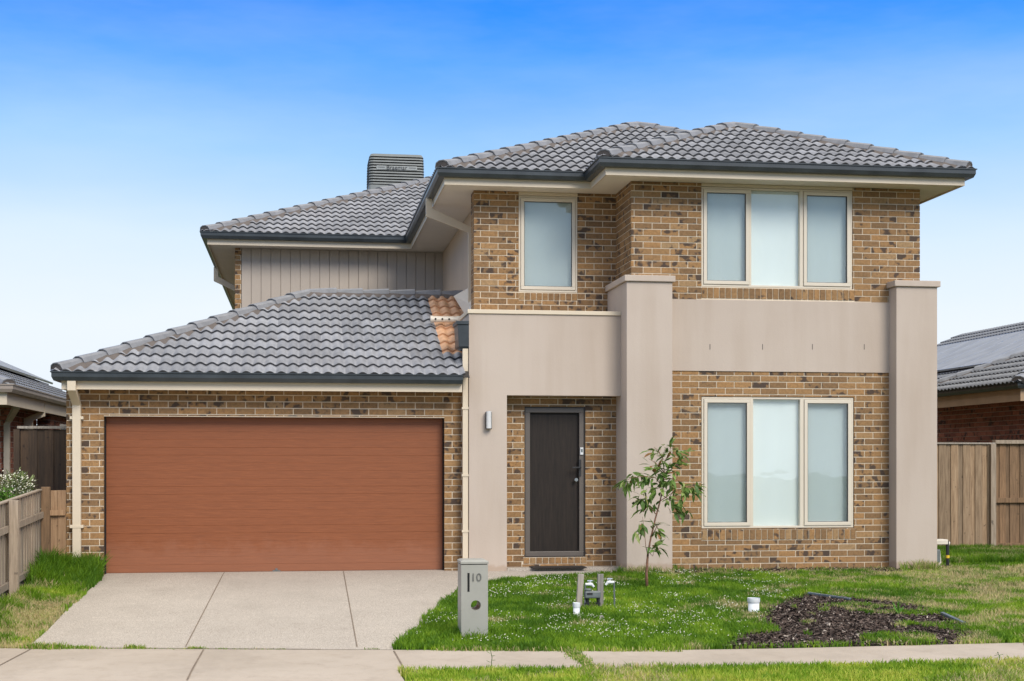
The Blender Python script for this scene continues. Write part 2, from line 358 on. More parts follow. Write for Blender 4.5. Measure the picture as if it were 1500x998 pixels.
# joints
def strip(name,p,q,w,mat,off):
    p=Vector(p);q=Vector(q); d=(q-p); n=Vector((d.y,-d.x)).normalized()*w/2; k=max(2,int(d.length/.5)); A=[];B=[]
    pts=[p+d*i/k for i in range(k+1)]
    drape(name,[tuple(t+n) for t in pts]+[tuple(t-n) for t in pts[::-1]],off,mat)
for a,b_ in (((330,838.5),(272,949.5)),((503,838.5),(523,950))): strip('driveway_joint',G(*a),G(*b_),.010,M['joint'],.0165)
for a,b_ in (((298,954),(274,999)),((45,953),(-10,982)),((577,955.5),(592,982)),((1500,944),(1512,970))): strip('footpath_joint',G(*a),G(*b_),.014,M['joint'],.0145)
strip('footpath_edge_joint',(-4.5,float(sB(-4.5))),(0.2,float(sB(.2))),.012,M['joint'],.0172)

# ------------------------------------------------------------------ brick walls
def sub(r,holes):
    out=[r]
    for h in holes:
        nx=[]
        for (a,b,c,d) in out:
            ha,hb,hc,hd=h
            if hb<=a or ha>=b or hd<=c or hc>=d: nx.append((a,b,c,d)); continue
            if c<hc: nx.append((a,b,c,hc))
            if d>hd: nx.append((a,b,hd,d))
            c2,d2=max(c,hc),min(d,hd)
            if a<ha: nx.append((a,ha,c2,d2))
            if b>hb: nx.append((hb,b,c2,d2))
        out=nx
    return out
def brickwall(name, parent, O, U, u0,u1,z0,z1, holes=(), mats=None, course=.086, bl=.25, th=.11, zoff=0, uoff=0, soldiers=(), ret=None):
    """O origin point (x,y) of the face line, U unit direction; outward normal is the right-hand side of U... bricks go th inwards"""
    O=Vector((O[0],O[1],0)); U=Vector((U[0],U[1],0)); Nn=Vector((U.y,-U.x,0)); mb=MB()
    def bx(a,b,c,d,n0,n1,col=None,mi=0):
        pts=[O+U*u+Nn*n+Vector((0,0,z)) for z in (c,d) for u,n in ((a,n0),(b,n0),(b,n1),(a,n1))]
        mb.mesh(pts,[(0,3,2,1),(4,5,6,7),(0,1,5,4),(1,2,6,5),(2,3,7,6),(3,0,4,7)],col,mi)
    hs=list(holes)+[s for s in soldiers]
    big=[(h[0]-.004,h[1]+.004,h[2]-.004,h[3]+.004) for h in holes]
    for (a,b,c,d) in sub((u0+.006,u1-.006,z0,z1-.001),big): bx(a,b,c,d,-th,-.006,None,1)
    k0=int(math.floor((z0-zoff)/course)); k=k0; J=.012
    while zoff+k*course<z1:
        c=zoff+k*course+J/2; d=c+course-J; off=uoff+(bl/2 if k%2 else 0); i=math.floor((u0-off)/bl)
        while off+i*bl<u1:
            a=off+i*bl+J/2; b=a+bl-J; col=(random.random(),random.random()**1.3,random.random())
            r=(max(a,u0),min(b,u1),max(c,z0),min(d,z1))
            if r[1]-r[0]>.012 and r[3]-r[2]>.008:
                for q in sub(r,hs):
                    if q[1]-q[0]>.012 and q[3]-q[2]>.008: bx(*q,-th+.02,random.uniform(-.0015,.0012),col)
            i+=1
        k+=1
    for (a,b,c,d) in soldiers:
        n=max(1,round((b-a)/.086)); w=(b-a)/n
        for i in range(n):
            col=(random.random(),random.random()**1.3*.8,random.random()); bx(a+i*w+.006,a+(i+1)*w-.006,c+.012,d-.006,-th+.02,.004,col)
    return mb.build(name,mats or [M['brick'],M['mortar']],parent)

HOUSE=empty('brick_house',(2.8,19.5,0),'two storey tan brick house with beige rendered portico and wide brown garage door','house')
def hp(name,mb,mat,parent=HOUSE,**k): return mb.build(name,mat,parent,**k)

YG,YD,YL,YP,YPI,YU,YBK=19.3,19.40,19.0,19.1,18.75,19.97,25.9
# garage front
gx0,gx1=sx(152,YG),sx(651,YG); GDT=2.075; GX0=sx(97,YG); XP=sx(687,YP)
brickwall('brick_wall',HOUSE,(0,YG),(1,0),GX0,XP+.01,-.05,2.45,[(gx0,gx1,-.1,GDT)],zoff=-.045,uoff=.05)
brickwall('brick_wall',HOUSE,(GX0,0),(0,-1),-25.6,-YG-.115,-.05,2.6,uoff=.1,zoff=-.045)
# door wall
dx0,dx1=sx(768.5,YD),sx(857.5,YD); dz0=at(810,816,YD)[1]; dz1=at(810,596,YD)[1]
brickwall('brick_wall',HOUSE,(0,YD),(1,0),XP+.2,4.45,0,2.42,[(dx0,dx1,dz0,dz1)],zoff=.03,uoff=.02,soldiers=[(dx0-.02,dx1+.02,dz0-.10,dz0-.003)])
# lounge wall
wx0,wx1=sx(1027.5,YL),sx(1251,YL); wz1=at(1140,581.5,YL)[1]; wz0=at(1140,774,YL)[1]
brickwall('brick_wall',HOUSE,(0,YL),(1,0),4.9,8.3,-.1,2.722,[(wx0,wx1,wz0,wz1)],zoff=.0,uoff=.03,soldiers=[(wx0,sx(1254,YL),wz0-.165,wz0-.012)])
# upper right block
XUL=sx(924.6,YL); XUR=sx(1347.5,YL); SOF=5.29
ux0,ux1=sx(1027.5,YL),sx(1249,YL); uz0=at(1140,421.5,YL)[1]; uz1=at(1140,276.5,YL)[1]
brickwall('brick_wall',HOUSE,(0,YL),(1,0),XUL,XUR,3.70,SOF-.001,[(ux0,ux1,uz0,SOF+.1)],zoff=.0,uoff=.0,soldiers=[(ux0,sx(1252,YL),uz0-.17,uz0-.012)])
brickwall('brick_wall',HOUSE,(XUL,0),(0,-1),-YU-.1,-YL-.112,3.5,SOF-.001,zoff=.0,uoff=.06)
# upper left block front
XU2=sx(694,YU); vx0,vx1=sx(759.8,YU),sx(846,YU); vz0=at(800,428,YU)[1]; vz1=at(800,287.5,YU)[1]
brickwall('brick_wall',HOUSE,(0,YU),(1,0),XU2,XUL+.02,3.47,SOF-.001,[(vx0,vx1,vz0,SOF+.1)],zoff=.0,uoff=.02,soldiers=[(vx0,vx1,vz0-.125,vz0-.012)])
brickwall('brick_wall',HOUSE,(XU2,0),(0,-1),-YU-.33,-YU-.112,3.2,SOF-.001,zoff=.0,uoff=.06)
# right side wall
brickwall('brick_wall',HOUSE,(XUR,0),(0,1),YL+.112,42,-.1,SOF-.001,uoff=.02)
# back block corner brick + side
XB0=sx(344,YBK); XB1=sx(353.5,YBK)
brickwall('brick_wall',HOUSE,(0,YBK),(1,0),XB0,XB1,2.4,SOF-.001,uoff=.1)
brickwall('brick_wall',HOUSE,(XB0,0),(0,-1),-42,-YBK-.112,0,SOF-.001,uoff=.1)
mb=MB(); mb.box(XB0+.1,XUR-.1,42,42.1,0,SOF); hp('rear_wall',mb,M['render'])
# frieze strips above the upper windows
mb=MB(); mb.box(ux0,ux1,YL-.004,YL+.1,uz1+.003,SOF-.002); hp('frieze_board',mb,M['cream'])
mb=MB(); mb.box(vx0,vx1,YU-.004,YU+.1,vz1+.003,SOF-.002); hp('frieze_board',mb,M['cream'])
# cladding wall at the back + side wall
XS=2.58
mb=MB(); x=XB1+.005; bw=.345/2
mb.box(x,XS+.1,YBK+.02,YBK+.1,2.4,SOF-.001)
while x<XS:
    mb.box(x,min(x+bw-.010,XS),YBK+.002,YBK+.021,2.4,SOF-.002); x+=bw
hp('cladding',mb,M['clad'],bevel=.002)
mb=MB(); mb.box(XS,XS+.1,YU+.33,YBK+.05,2.4,SOF-.001); hp('side_wall',mb,simple('side_wall_paint',(.53,.40,.285),.8,.05,2,.1,60))

# rendered band, portico and pillars
mb=MB(); mb.box(4.9,8.25,YL-.014,YL+.11,2.722,3.698); hp('rendered_band',mb,M['render'])
for p in (1040,1117,1190,1266):
    mb=MB(); X,Z=at(p,508,YL-.014); mb.box(X-.005,X+.005,YL-.0165,YL-.0135,Z-.04,Z+.035); hp('weep_slot',mb,M['dframe'])
PZ=at(800,579.5,YP)[1]; PT=at(700,459.5,YP)[1]; XO0=sx(742.5,YP); PL0,PL1=sx(918,YPI),sx(985,YPI)
mb=MB(); mb.box(XP,XO0,YP,YD-.002,-.05,PZ); mb.box(XP,PL0+.005,YP,YU-.005,PZ,PT); mb.box(XP,XP+.12,YP+.3,20.25,2.3,PZ-.002); mb.box(XP,XP+.14,YU-.004,20.25,PZ,PT)
hp('portico',mb,M['render'])
mb=MB(); mb.box(XP-.02,PL0-.002,YP-.022,YU-.006,PT+.001,PT+.055); mb.box(XP-.02,XU2-.004,YU-.0055,20.27,PT+.001,PT+.055); hp('portico_capping',mb,M['cream'],bevel=.004)
mb=MB(); PIT=3.895
def pillar(x0,x1):
    r=MB(); r.box(x0,x1,YPI,YD+.0 if x0<6 else YL+.15,-.1,PIT)
    if x0<6: r.box(x0,XUL-.01,YD,YU-.01,PZ-.1,PIT-.003)
    o=hp('pillar',r,M['render'],bevel=.006)
    c=MB(); c.box(x0-.035,x1+.035,YPI-.035,YL+.1 if x0>6 else YL-.003,PIT+.002,PIT+.085)
    if x0<6: c.box(x0-.035,XUL-.004,YL-.003,YU-.01,PIT+.002,PIT+.085)
    c.build('pillar_cap',M['render'],o,bevel=.008)
pillar(PL0,PL1); pillar(sx(1313,YPI),sx(1373,YPI))

# ------------------------------------------------------------------ eaves
FAS=[(-1.58,42.3),(-1.58,25.45),(1.965,25.45),(1.965,19.52),(4.006,19.52),(4.006,18.55),(9.04,18.55),(9.04,42.3)]
GT=5.485
mb=MB(); mb.sweep(FAS,[(0,5.27),(0,5.45),(-.02,5.45),(-.02,5.27)]); hp('fascia',mb,M['cream'],bevel=.003)
mb=MB(); mb.sweep(FAS,[(-.021,5.292),(-.021,5.30),(-.72,5.30),(-.72,5.292)]); hp('soffit',mb,M['soffit'])
def gutprof(t): return [(.001,t-.118),(.085,t-.118),(.108,t-.07),(.108,t-.018),(.122,t-.014),(.122,t),(.102,t),(.102,t-.02),(.08,t-.1),(.012,t-.1),(.012,t-.02),(.001,t-.02)]
mb=MB(); mb.sweep(FAS,gutprof(GT)); hp('gutter',mb,M['slate'])
GF=[(GX0-.005,25.6),(GX0-.005,18.95),(XP-.11,18.95)]
mb=MB(); mb.sweep(GF,[(0,2.405),(0,2.60),(-.02,2.60),(-.02,2.405)]); hp('fascia',mb,M['cream'],bevel=.003)
mb=MB(); mb.box(GX0-.004,XP-.11,18.971,19.296,2.425,2.433); hp('soffit',mb,M['soffit'])
GT2=2.63
mb=MB(); mb.sweep(GF,gutprof(GT2)); hp('gutter',mb,M['slate'])

# ------------------------------------------------------------------ tiled roofs
def wave(u,p=.15):
    t=(u/p)%1.0; return .034*(0.5+0.5*math.cos(2*math.pi*(t-.5)))**.75
def slope(mb, O, E, pitch, u0,u1, S, clips, col0=None, mi=0, g=.325):
    """O eave point, E eave direction, uphill is left of E; S plan depth"""
    E=Vector((E[0],E[1],0)); Up=Vector((-E.y,E.x,0)); k=math.sqrt(1+pitch*pitch); s=(Up+Vector((0,0,pitch)))/k; n=E.cross(s); O=Vector(O)
    bm=bmesh.new(); lay=bm.loops.layers.float_color.new('Col'); du=.15/8
    nu=int((u1-u0)/du)+1; nc=int(math.ceil(S*k/g))
    for c in range(nc):
        v0=c*g-.045; v1=(c+1)*g+.0
        rows=[]
        for j,(v,h) in enumerate(((v0+.004,-.004),(v0,.030-.013),(v0,.030),(v1,.0))):
            rows.append([bm.verts.new(O+E*(u0+i*du)+s*v+n*(h+wave(u0+i*du)+.0)) for i in range(nu+1)])
        cols={}
        for j in range(3):
            for i in range(nu):
                f=bm.faces.new((rows[j][i],rows[j][i+1],rows[j+1][i+1],rows[j+1][i])); f.smooth=(j==2)
                t=int((u0+i*du)/.30+1000); 
                if (c,t) not in cols: cols[(c,t)]=(random.random(),random.random(),random.random(),1)
                f.material_index=1 if j<2 else 0
                for l in f.loops: l[lay]=cols[(c,t)]
    for (a,b_,c_) in clips:      # keep a*x+b*y<=c
        bmesh.ops.bisect_plane(bm,geom=bm.verts[:]+bm.edges[:]+bm.faces[:],plane_co=(a*c_/(a*a+b_*b_),b_*c_/(a*a+b_*b_),0),plane_no=(a,b_,0),clear_outer=True)
    # underlay sheet
    me=bpy.data.meshes.new('t'); bm.to_mesh(me); bm.free(); return me
def roofobj(name,me,mats,parent):
    for m in mats: me.materials.append(m)
    me.name=name; o=bpy.data.objects.new(name,me); C.objects.link(o); attach(o,parent); return o
def under(mb,pts,zfun):
    mb.poly([(x,y,zfun(x,y)-.02) for x,y in pts])
P=.43; ZE=5.47
XL,YF,XR,YR,XRL,YB,XBL=1.91,19.46,9.10,18.49,3.95,25.39,-1.64
TM=[M['tile'],M['tileedge']]
mid=(XRL+XR)/2; dR=(XR-XRL)/2; midM=(XL+XR)/2; dM=(XR-XL)/2; dB=(XR-XBL)/2
ROOF=empty('roof',(0,0,0),None,None); attach(ROOF,HOUSE) ; ROOF.location=-HOUSE.location+Vector((4,19.5,5.5))
def R_(me): return roofobj('roof_tiles',me,TM,ROOF)
R_(slope(None,(0,YF,ZE),(1,0),P,XL,XR,dM,[(-1,1,YF-XL),(1,1,XR+YF),(1,-1,XRL-YF)]))
R_(slope(None,(0,YR,ZE),(1,0),P,XRL,XR,dR,[(-1,1,YR-XRL),(1,1,XR+YR)]))
R_(slope(None,(XRL,0,ZE),(0,-1),P,-YF-dR-.2,-YR,dR,[(1,-1,XRL-YR),(1,0,mid),(-1,1,YF-XRL)]))
R_(slope(None,(XR,0,ZE),(0,1),P,YR,42.3,dR,[(-1,-1,-XR-YR)]))
R_(slope(None,(XR-dR,0,ZE+P*dR),(0,1),P,YF,42.3,dM-dR,[(-1,-1,-XR-YF),(-1,0,-(XR-dM))]))
R_(slope(None,(XL,0,ZE),(0,-1),P,-YB-dM-.2,-YF,dM,[(1,-1,XL-YF),(1,0,midM),(-1,1,YB-XL)]))
R_(slope(None,(0,YB,ZE),(1,0),P,XBL,XR,dB,[(-1,1,YB-XBL),(1,-1,XL-YB),(1,1,XR+YB),(0,1,YB+dB)]))
R_(slope(None,(XBL,0,ZE),(0,-1),P,-42.3,-YB,dB,[(1,-1,XBL-YB),(1,0,XBL+dB)]))
# sarking under the upper tiles
mb=MB(); z=lambda d: ZE+P*d-.02
mb.poly([(XL,YF,z(0)),(XR,YF,z(0)),(midM,YF+dM,z(dM))]); mb.poly([(XRL,YR,z(0)),(XR,YR,z(0)),(mid,YR+dR,z(dR))])
mb.poly([(XRL,YR,z(0)),(mid,YR+dR,z(dR)),(mid,YF+dR,z(dR)),(XRL,YF,z(0))]); mb.poly([(XR,YR,z(0)),(XR,42.3,z(0)),(mid,42.3,z(dR)),(mid,YR+dR,z(dR))])
mb.poly([(XL,YF,z(0)),(midM,YF+dM,z(dM)),(midM,YB+dM,z(dM)),(XL,YB,z(0))]); mb.poly([(XBL,YB,z(0)),(XR,YB,z(0)),(XBL+dB,YB+dB,z(dB))]); mb.poly([(XBL,YB,z(0)),(XBL+dB,YB+dB,z(dB)),(XBL+dB,42.3,z(dB)),(XBL,42.3,z(0))])
mb.build('sarking',M['dark'],ROOF)
def caps(name,p0,p1,parent,mat=None,lift=.035,Lc=.40,wid=1.0):
    p0=Vector(p0);p1=Vector(p1); d=(p1-p0); tot=d.length; d.normalize(); sd=d.cross(Vector((0,0,1))).normalized(); up=sd.cross(d).normalized()
    sec=[(-.128,-.05),(-.098,.012),(-.04,.038),(.04,.038),(.098,.012),(.128,-.05)]; mb=MB(); n=int(tot/Lc)+1; Lr=tot/n
    for i in range(n):
        a=p0+d*(i*Lr+(-.02 if i else .03)); b=p0+d*((i+1)*Lr+.01); vs=[]
        jl=random.uniform(-.004,.004)
        for q,sc,l in ((a,1.02,.026),(b,.88,.004)):
            for k in (1,.0):
                for x,zz in sec: vs.append(q+sd*(x*sc*wid*(1 if k else .9)+jl)+up*(zz*sc+l+lift-(0 if k else .016)))
        m=6; fs=[]
        for k in range(5): fs.append((k,k+1,2*m+k+1,2*m+k)); fs.append((k,k+1,m+k+1,m+k)); fs.append((2*m+k,2*m+k+1,3*m+k+1,3*m+k))
        fs+= [(0,2*m,3*m,m),(5,2*m+5,3*m+5,m+5)]
        mb.mesh(vs,fs,None,0)
    mb2=MB(); vs=[]; m2=int(tot/.05); fs2=[]; pm=p0+d*.10
    for i in range(m2+1):
        q=pm+d*((tot-.1)*i/m2)
        for x,zz in ((-.18-random.uniform(0,.03),-.085),(-.105,-.015),(.105,-.015),(.18+random.uniform(0,.03),-.085)): vs.append(q+sd*x+up*(zz+lift))
        if i: 
            b=(i-1)*4; fs2+= [(b,b+1,b+5,b+4),(b+1,b+2,b+6,b+5),(b+2,b+3,b+7,b+6)]
    qe=p0+d*.035; mb2.poly([qe+sd*(x*.97)+up*(zz*.97+.026+lift-.010) for x,zz in sec])
    mb2.mesh(vs,fs2+[(0,1,2,3),tuple(4*m2+k for k in range(4))])
    mb2.build('mortar_bedding',M['bed'],parent); return mb.build(name,mat or M['cap'],parent,bevel=.004)
zz=lambda d: ZE+P*d
caps('hip_capping',(XL-.0,YF-.0,zz(0)+.02),(midM,YF+dM,zz(dM)),ROOF)
caps('hip_capping',(XR,YF,zz(0)),(midM,YF+dM,zz(dM)),ROOF)
caps('ridge_capping',(midM,YB+dM,zz(dM)),(midM,YF+dM,zz(dM)),ROOF)
caps('hip_capping',(XRL,YR,zz(0)+.02),(mid,YR+dR,zz(dR)),ROOF)
caps('hip_capping',(XR,YR,zz(0)+.02),(mid,YR+dR,zz(dR)),ROOF)
caps('ridge_capping',(mid,YF+dR,zz(dR)),(mid,YR+dR,zz(dR)),ROOF)
caps('hip_capping',(XBL,YB,zz(0)+.02),(XBL+dB,YB+dB,zz(dB)),ROOF)
# garage roof
P2=.445; ZG=2.615; XGL=GX0-.075; YGE=18.89; dG=3.22
GR=empty('garage_roof',(0,0,0),None,None); attach(GR,HOUSE); GR.location=-HOUSE.location+Vector((0,20,2.6))
XT=1.95; XE=XP-.012
def gr(me,mats=TM,name='roof_tiles'): return roofobj(name,me,mats,GR)
gr(slope(None,(0,YGE,ZG),(1,0),P2,XGL,XT,dG,[(-1,1,YGE-XGL)]))
low=YGE+.75
gr(slope(None,(0,YGE,ZG),(1,0),P2,XT,XE-.085,dG,[(0,1,low)]))
gr(slope(None,(0,YGE,ZG),(1,0),P2,XE-.085,XE,dG,[(0,1,low),(0,-1,-(YP+.09))]))
terr=[M['terracotta'],M['terracotta']]
gr(slope(None,(0,YGE,ZG),(1,0),P2,XT,XE,dG,[(0,-1,-low)]),terr,'replacement_tiles')
gr(slope(None,(0,YGE,ZG),(1,0),P2,XE,XS+.01,dG,[(0,-1,-20.26)]),terr,'replacement_tiles')
gr(slope(None,(0,YGE+2*dG,ZG),(-1,0),P2,-XS-.01,-XGL,dG,[(-1,-1,-XGL-YGE-2*dG)]))
gr(slope(None,(XGL,0,ZG),(0,-1),P2,-YGE-2*dG,-YGE,dG,[(1,-1,XGL-YGE),(1,1,XGL+YGE+2*dG)]))
mb=MB(); z=lambda d: ZG+P2*d-.02
mb.poly([(XGL,YGE,z(0)),(XE,YGE,z(0)),(XE,YGE+dG,z(dG)),(XGL+dG,YGE+dG,z(dG))]); mb.poly([(XE,20.26,z(20.26-YGE)),(XS,20.26,z(20.26-YGE)),(XS,YGE+dG,z(dG)),(XE,YGE+dG,z(dG))])
mb.poly([(XGL,YGE,z(0)),(XGL+dG,YGE+dG,z(dG)),(XGL,YGE+2*dG,z(0))]); mb.poly([(XGL,YGE+2*dG,z(0)),(XGL+dG,YGE+dG,z(dG)),(XS,YGE+dG,z(dG)),(XS,YGE+2*dG,z(0))])
mb.build('sarking',M['dark'],GR)
caps('hip_capping',(XGL,YGE,ZG+.02),(XGL+dG,YGE+dG,ZG+P2*dG),GR)
caps('ridge_capping',(XS-.04,YGE+dG,ZG+P2*dG),(XGL+dG,YGE+dG,ZG+P2*dG),GR)
caps('hip_capping',(XGL,YGE+2*dG,ZG),(XGL+dG,YGE+dG,ZG+P2*dG),GR)
# flashing between garage roof and side wall
mb=MB(); zr=lambda y: ZG+P2*(y-YGE)
mb.mesh([(XS-.035,20.3,zr(20.3)+.05),(XS-.003,20.3,zr(20.3)+.05),(XS-.003,22.05,zr(22.05)+.05),(XS-.035,22.05,zr(22.05)+.05),(XS-.003,20.3,zr(20.3)+.16),(XS-.003,22.05,zr(22.05)+.16)],[(0,1,2,3),(0,4,5,3),(0,1,4),(3,2,5)])
mb.build('wall_flashing',M['cream'],GR)
# pale metal flashing sheet leaning on the side wall
y0=20.75; zz0=zr(y0)
mb=MB(); a=at(661,424,21.9); 
mb.mesh([(2.34,21.85,zr(21.85)+.09),(2.56,21.5,zr(21.5)+.35),(2.56,20.75,zr(20.75)+.30),(2.47,20.7,zr(20.7)+.07),(2.37,21.85,zr(21.85)+.08),(2.575,21.5,zr(21.5)+.34),(2.575,20.75,zr(20.75)+.29),(2.49,20.7,zr(20.7)+.06)],[(0,1,2,3),(4,5,6,7),(0,1,5,4),(1,2,6,5),(2,3,7,6),(3,0,4,7)])
mb.build('flashing_sheet',M['cream'],GR)

# ------------------------------------------------------------------ windows
def ring(mb,x0,x1,z0,z1,w,y0,y1):
    mb.box(x0,x1,y0,y1,z0,z0+w); mb.box(x0,x1,y0,y1,z1-w,z1); mb.box(x0,x0+w,y0,y1,z0+w,z1-w); mb.box(x1-w,x1,y0,y1,z0+w,z1-w)
def window(Y,x0,x1,z0,z1,cuts,kinds):
    """cuts: list of (xa,xb); kinds 'sash'/'fixed'"""
    mb=MB(); y0,y1=Y+.012,Y+.085; w=.028
    ring(mb,x0,x1,z0,z1,w,y0,y1)
    for i in range(len(cuts)-1): mb.box(cuts[i][1],cuts[i+1][0],y0+.001,y1-.001,z0+w,z1-w)
    win=mb.build('window',M['frame'],HOUSE,bevel=.003)
    for (a,b),k in zip(cuts,kinds):
        if k=='sash':
            s=MB(); ring(s,a+.004,b-.004,z0+w+.004,z1-w-.004,.048,Y-.002,Y+.05); s.build('sash',M['frame'],win,bevel=.004)
            s=MB(); ring(s,a+.052,b-.052,z0+w+.052,z1-w-.052,.006,Y+.006,Y+.03); s.build('glazing_seal',M['dark'],win)
            p=MB(); p.box(a+.05,b-.05,Y+.022,Y+.026,z0+w+.05,z1-w-.05); p.build('pane',M['screenglass'],win)
        else:
            p=MB(); p.box(a,b,Y+.05,Y+.054,z0+w,z1-w); p.build('pane',M['glass'],win)
    bl=MB(); nx=60; 
    for i in range(nx):                       # slightly rippled roller blind
        xa=x0+(x1-x0)*i/nx; xb=x0+(x1-x0)*(i+1)/nx; f=lambda x: Y+.095+.004*math.sin(x*7)+.002*math.sin(x*23+1)
        bl.poly([(xa,f(xa),z0),(xb,f(xb),z0),(xb,f(xb),z1),(xa,f(xa),z1)])
    bl.build('blind',M['blind'],win,smooth=True)
    bk=MB(); bk.box(x0-.05,x1+.05,Y+.28,Y+.30,z0-.05,z1+.05); bk.build('room_wall',M['dark'],win)
sxL=lambda p: sx(p,YL)
window(YL,ux0,ux1,uz0,uz1,[(ux0+.028,sxL(1098)),(sxL(1101),sxL(1172)),(sxL(1177),ux1-.028)],['sash','fixed','sash'])
window(YL,wx0+.006,wx1-.006,wz0+.004,wz1-.006,[(wx0+.034,sxL(1099.5)),(sxL(1103.8),sxL(1172.4)),(sxL(1178),wx1-.034)],['sash','fixed','sash'])
window(YU,vx0,vx1,vz0,vz1,[(vx0+.028,vx1-.028)],['sash'])

# ------------------------------------------------------------------ garage door
GD=MB(); yd=YG+.16; n=20; zt=GDT; hh=(zt+.0)/n
for i in range(n):
    z0=i*hh; big=(i%5==0); g_=.0025 if big else .0014
    x0,x1=gx0+.012,gx1-.012; e=.003 if big else .0015
    prof=[(yd+e,z0+.0),(yd,z0+g_),(yd,z0+hh-g_),(yd+e,z0+hh)]
    mm=prof
    for (ya,za),(yb,zb) in zip(mm,mm[1:]): GD.poly([(x0,ya,za+.012),(x1,ya,za+.012),(x1,yb,zb+.012),(x0,yb,zb+.012)])
gd=hp('garage_door',GD,M['gdoor'])
mb=MB(); mb.box(gx0+.004,gx1-.004,yd+.03,yd+.05,0,zt); mb.box(gx0+.001,gx0+.011,YG+.06,yd+.03,0,zt); mb.box(gx1-.011,gx1-.001,YG+.06,yd+.03,0,zt); mb.box(gx0+.012,gx1-.012,yd-.004,yd+.03,.001,.011); mb.build('door_seal_and_gap',M['black'],gd)  # black backing and edge strips; the bottom one paints the shaded gap
X,_=at(405,832,yd); mb=MB(); mb.box(X-.05,X+.05,yd-.02,yd-.001,.013,.03); mb.box(X-.015,X+.015,yd-.025,yd-.0205,.02,.055); mb.build('handle',M['grey'],gd,bevel=.004)
mb=MB(); mb.box(gx0-.0,gx1+.0,YG-.004,YG+.11,GDT-.001,GDT+.008); hp('lintel',mb,M['cream'])
mb=MB(); mb.box(gx0-.2,gx1+.2,yd+.3,yd+.32,0,2.5); hp('garage_interior',mb,M['black'])

# ------------------------------------------------------------------ front door
mb=MB(); mb.box(dx0+.012,dx1-.012,YD+.085,YD+.10,dz0,dz1); 
fd=hp('front_door',mb,M['fdoor'])
mb=MB(); ring(mb,dx0+.012,dx1-.012,dz0+.006,dz1-.012,.068,YD+.03,YD+.075); mb.build('screen_frame',M['dframe'],fd,bevel=.004)
mb=MB(); ring(mb,dx0+.002,dx1-.002,dz0+.001,dz1-.002,.010,YD+.01,YD+.108); mb.build('door_jamb',simple('dark_bronze',(.03,.022,.018),.5),fd)
mb=MB(); xh,zh=at(850,685,YD); mb.box(xh-.016,xh+.016,YD+.016,YD+.029,zh-.12,zh+.11); mb.rtube([(xh,YD+.02,zh),(xh,YD-.035,zh),(xh-.015,YD-.04,zh),(xh-.12,YD-.04,zh)],.018,.018,side=(0,0,1)); mb.build('handle',M['dark'],fd,bevel=.003)
xk,zk2=at(844.5,703,YD); mb=MB(); mb.tube([(xk,YD+.03,zk2),(xk,YD+.008,zk2)],.024,14); mb.build('lock',M['steel'],fd)
xk,zk2=at(852.5,661,YD); mb=MB(); mb.box(xk-.022,xk+.022,YD+.008,YD+.029,zk2-.05,zk2+.05); o=mb.build('lockbox',M['white'],fd,bevel=.004); 
mb=MB(); mb.box(xk-.012,xk+.012,YD+.004,YD+.0075,zk2-.015,zk2+.03); mb.build('keypad',M['grey'],o)
# mat
X0,_=at(783,829,19.3); mb=MB(); mb.box(X0,X0+.70,19.10-.08,19.40-.08,.0,.002)
mat_=MB()
a0=Vector((3.13,18.93)); 
mat_.box(3.10,3.84,18.98,19.27,.046,.062); o=mat_.build('door_mat',M['rubber'],bevel=.004)
tag(o,'thin black door mat on the porch slab in front of the front door','door mat')
# wall light
xl_,zl=at(715,616,YP); mb=MB(); mb.box(xl_-.03,xl_+.03,YP-.03,YP+.0,zl-.06,zl+.06); lt=hp('wall_light',mb,M['steel'],bevel=.004)
mb=MB(); mb.tube([(xl_,YP-.07,zl-.11),(xl_,YP-.07,zl+.12)],.036,20); mb.build('lamp_housing',simple('satin_aluminium',(.62,.62,.61),.4,.05,5),lt,bevel=.003)
mb=MB(); mb.box(xl_-.034,xl_-.040,YP-.08,YP-.01,zl-.12,zl+.11);mb.box(xl_+.034,xl_+.040,YP-.08,YP-.01,zl-.12,zl+.11); mb.build('bracket',M['dark'],lt)

# ------------------------------------------------------------------ downpipes, rain head, spreader
xa=sx(105,18.9); xb=sx(112.5,19.24)
mb=MB(); mb.rtube([(xa,18.90,2.54),(xa,18.90,2.42),(xb,19.245,2.22),(xb,19.245,-.02)],.105,.06); dp=hp('downpipe',mb,M['cream'],bevel=.004)
for z_ in (2.05,.64):
    mb=MB(); mb.box(xb-.085,xb+.085,19.205,19.211,z_-.02,z_+.02); mb.box(xb-.085,xb-.058,19.211,19.292,z_-.02,z_+.02); mb.box(xb+.058,xb+.085,19.211,19.292,z_-.02,z_+.02); mb.build('pipe_bracket',M['cream'],dp,bevel=.003)
mb=MB(); xq=XP-.045; mb.rtube([(xq,YP+.05,3.0),(xq,YP+.05,-.02)],.075,.06); dp=hp('downpipe',mb,M['cream'],bevel=.004)
for z_ in (2.2,1.3,.55):
    mb=MB(); mb.box(xq-.05,xq+.055,YP+.010,YP+.018,z_-.015,z_+.015); mb.build('pipe_bracket',M['cream'],dp)
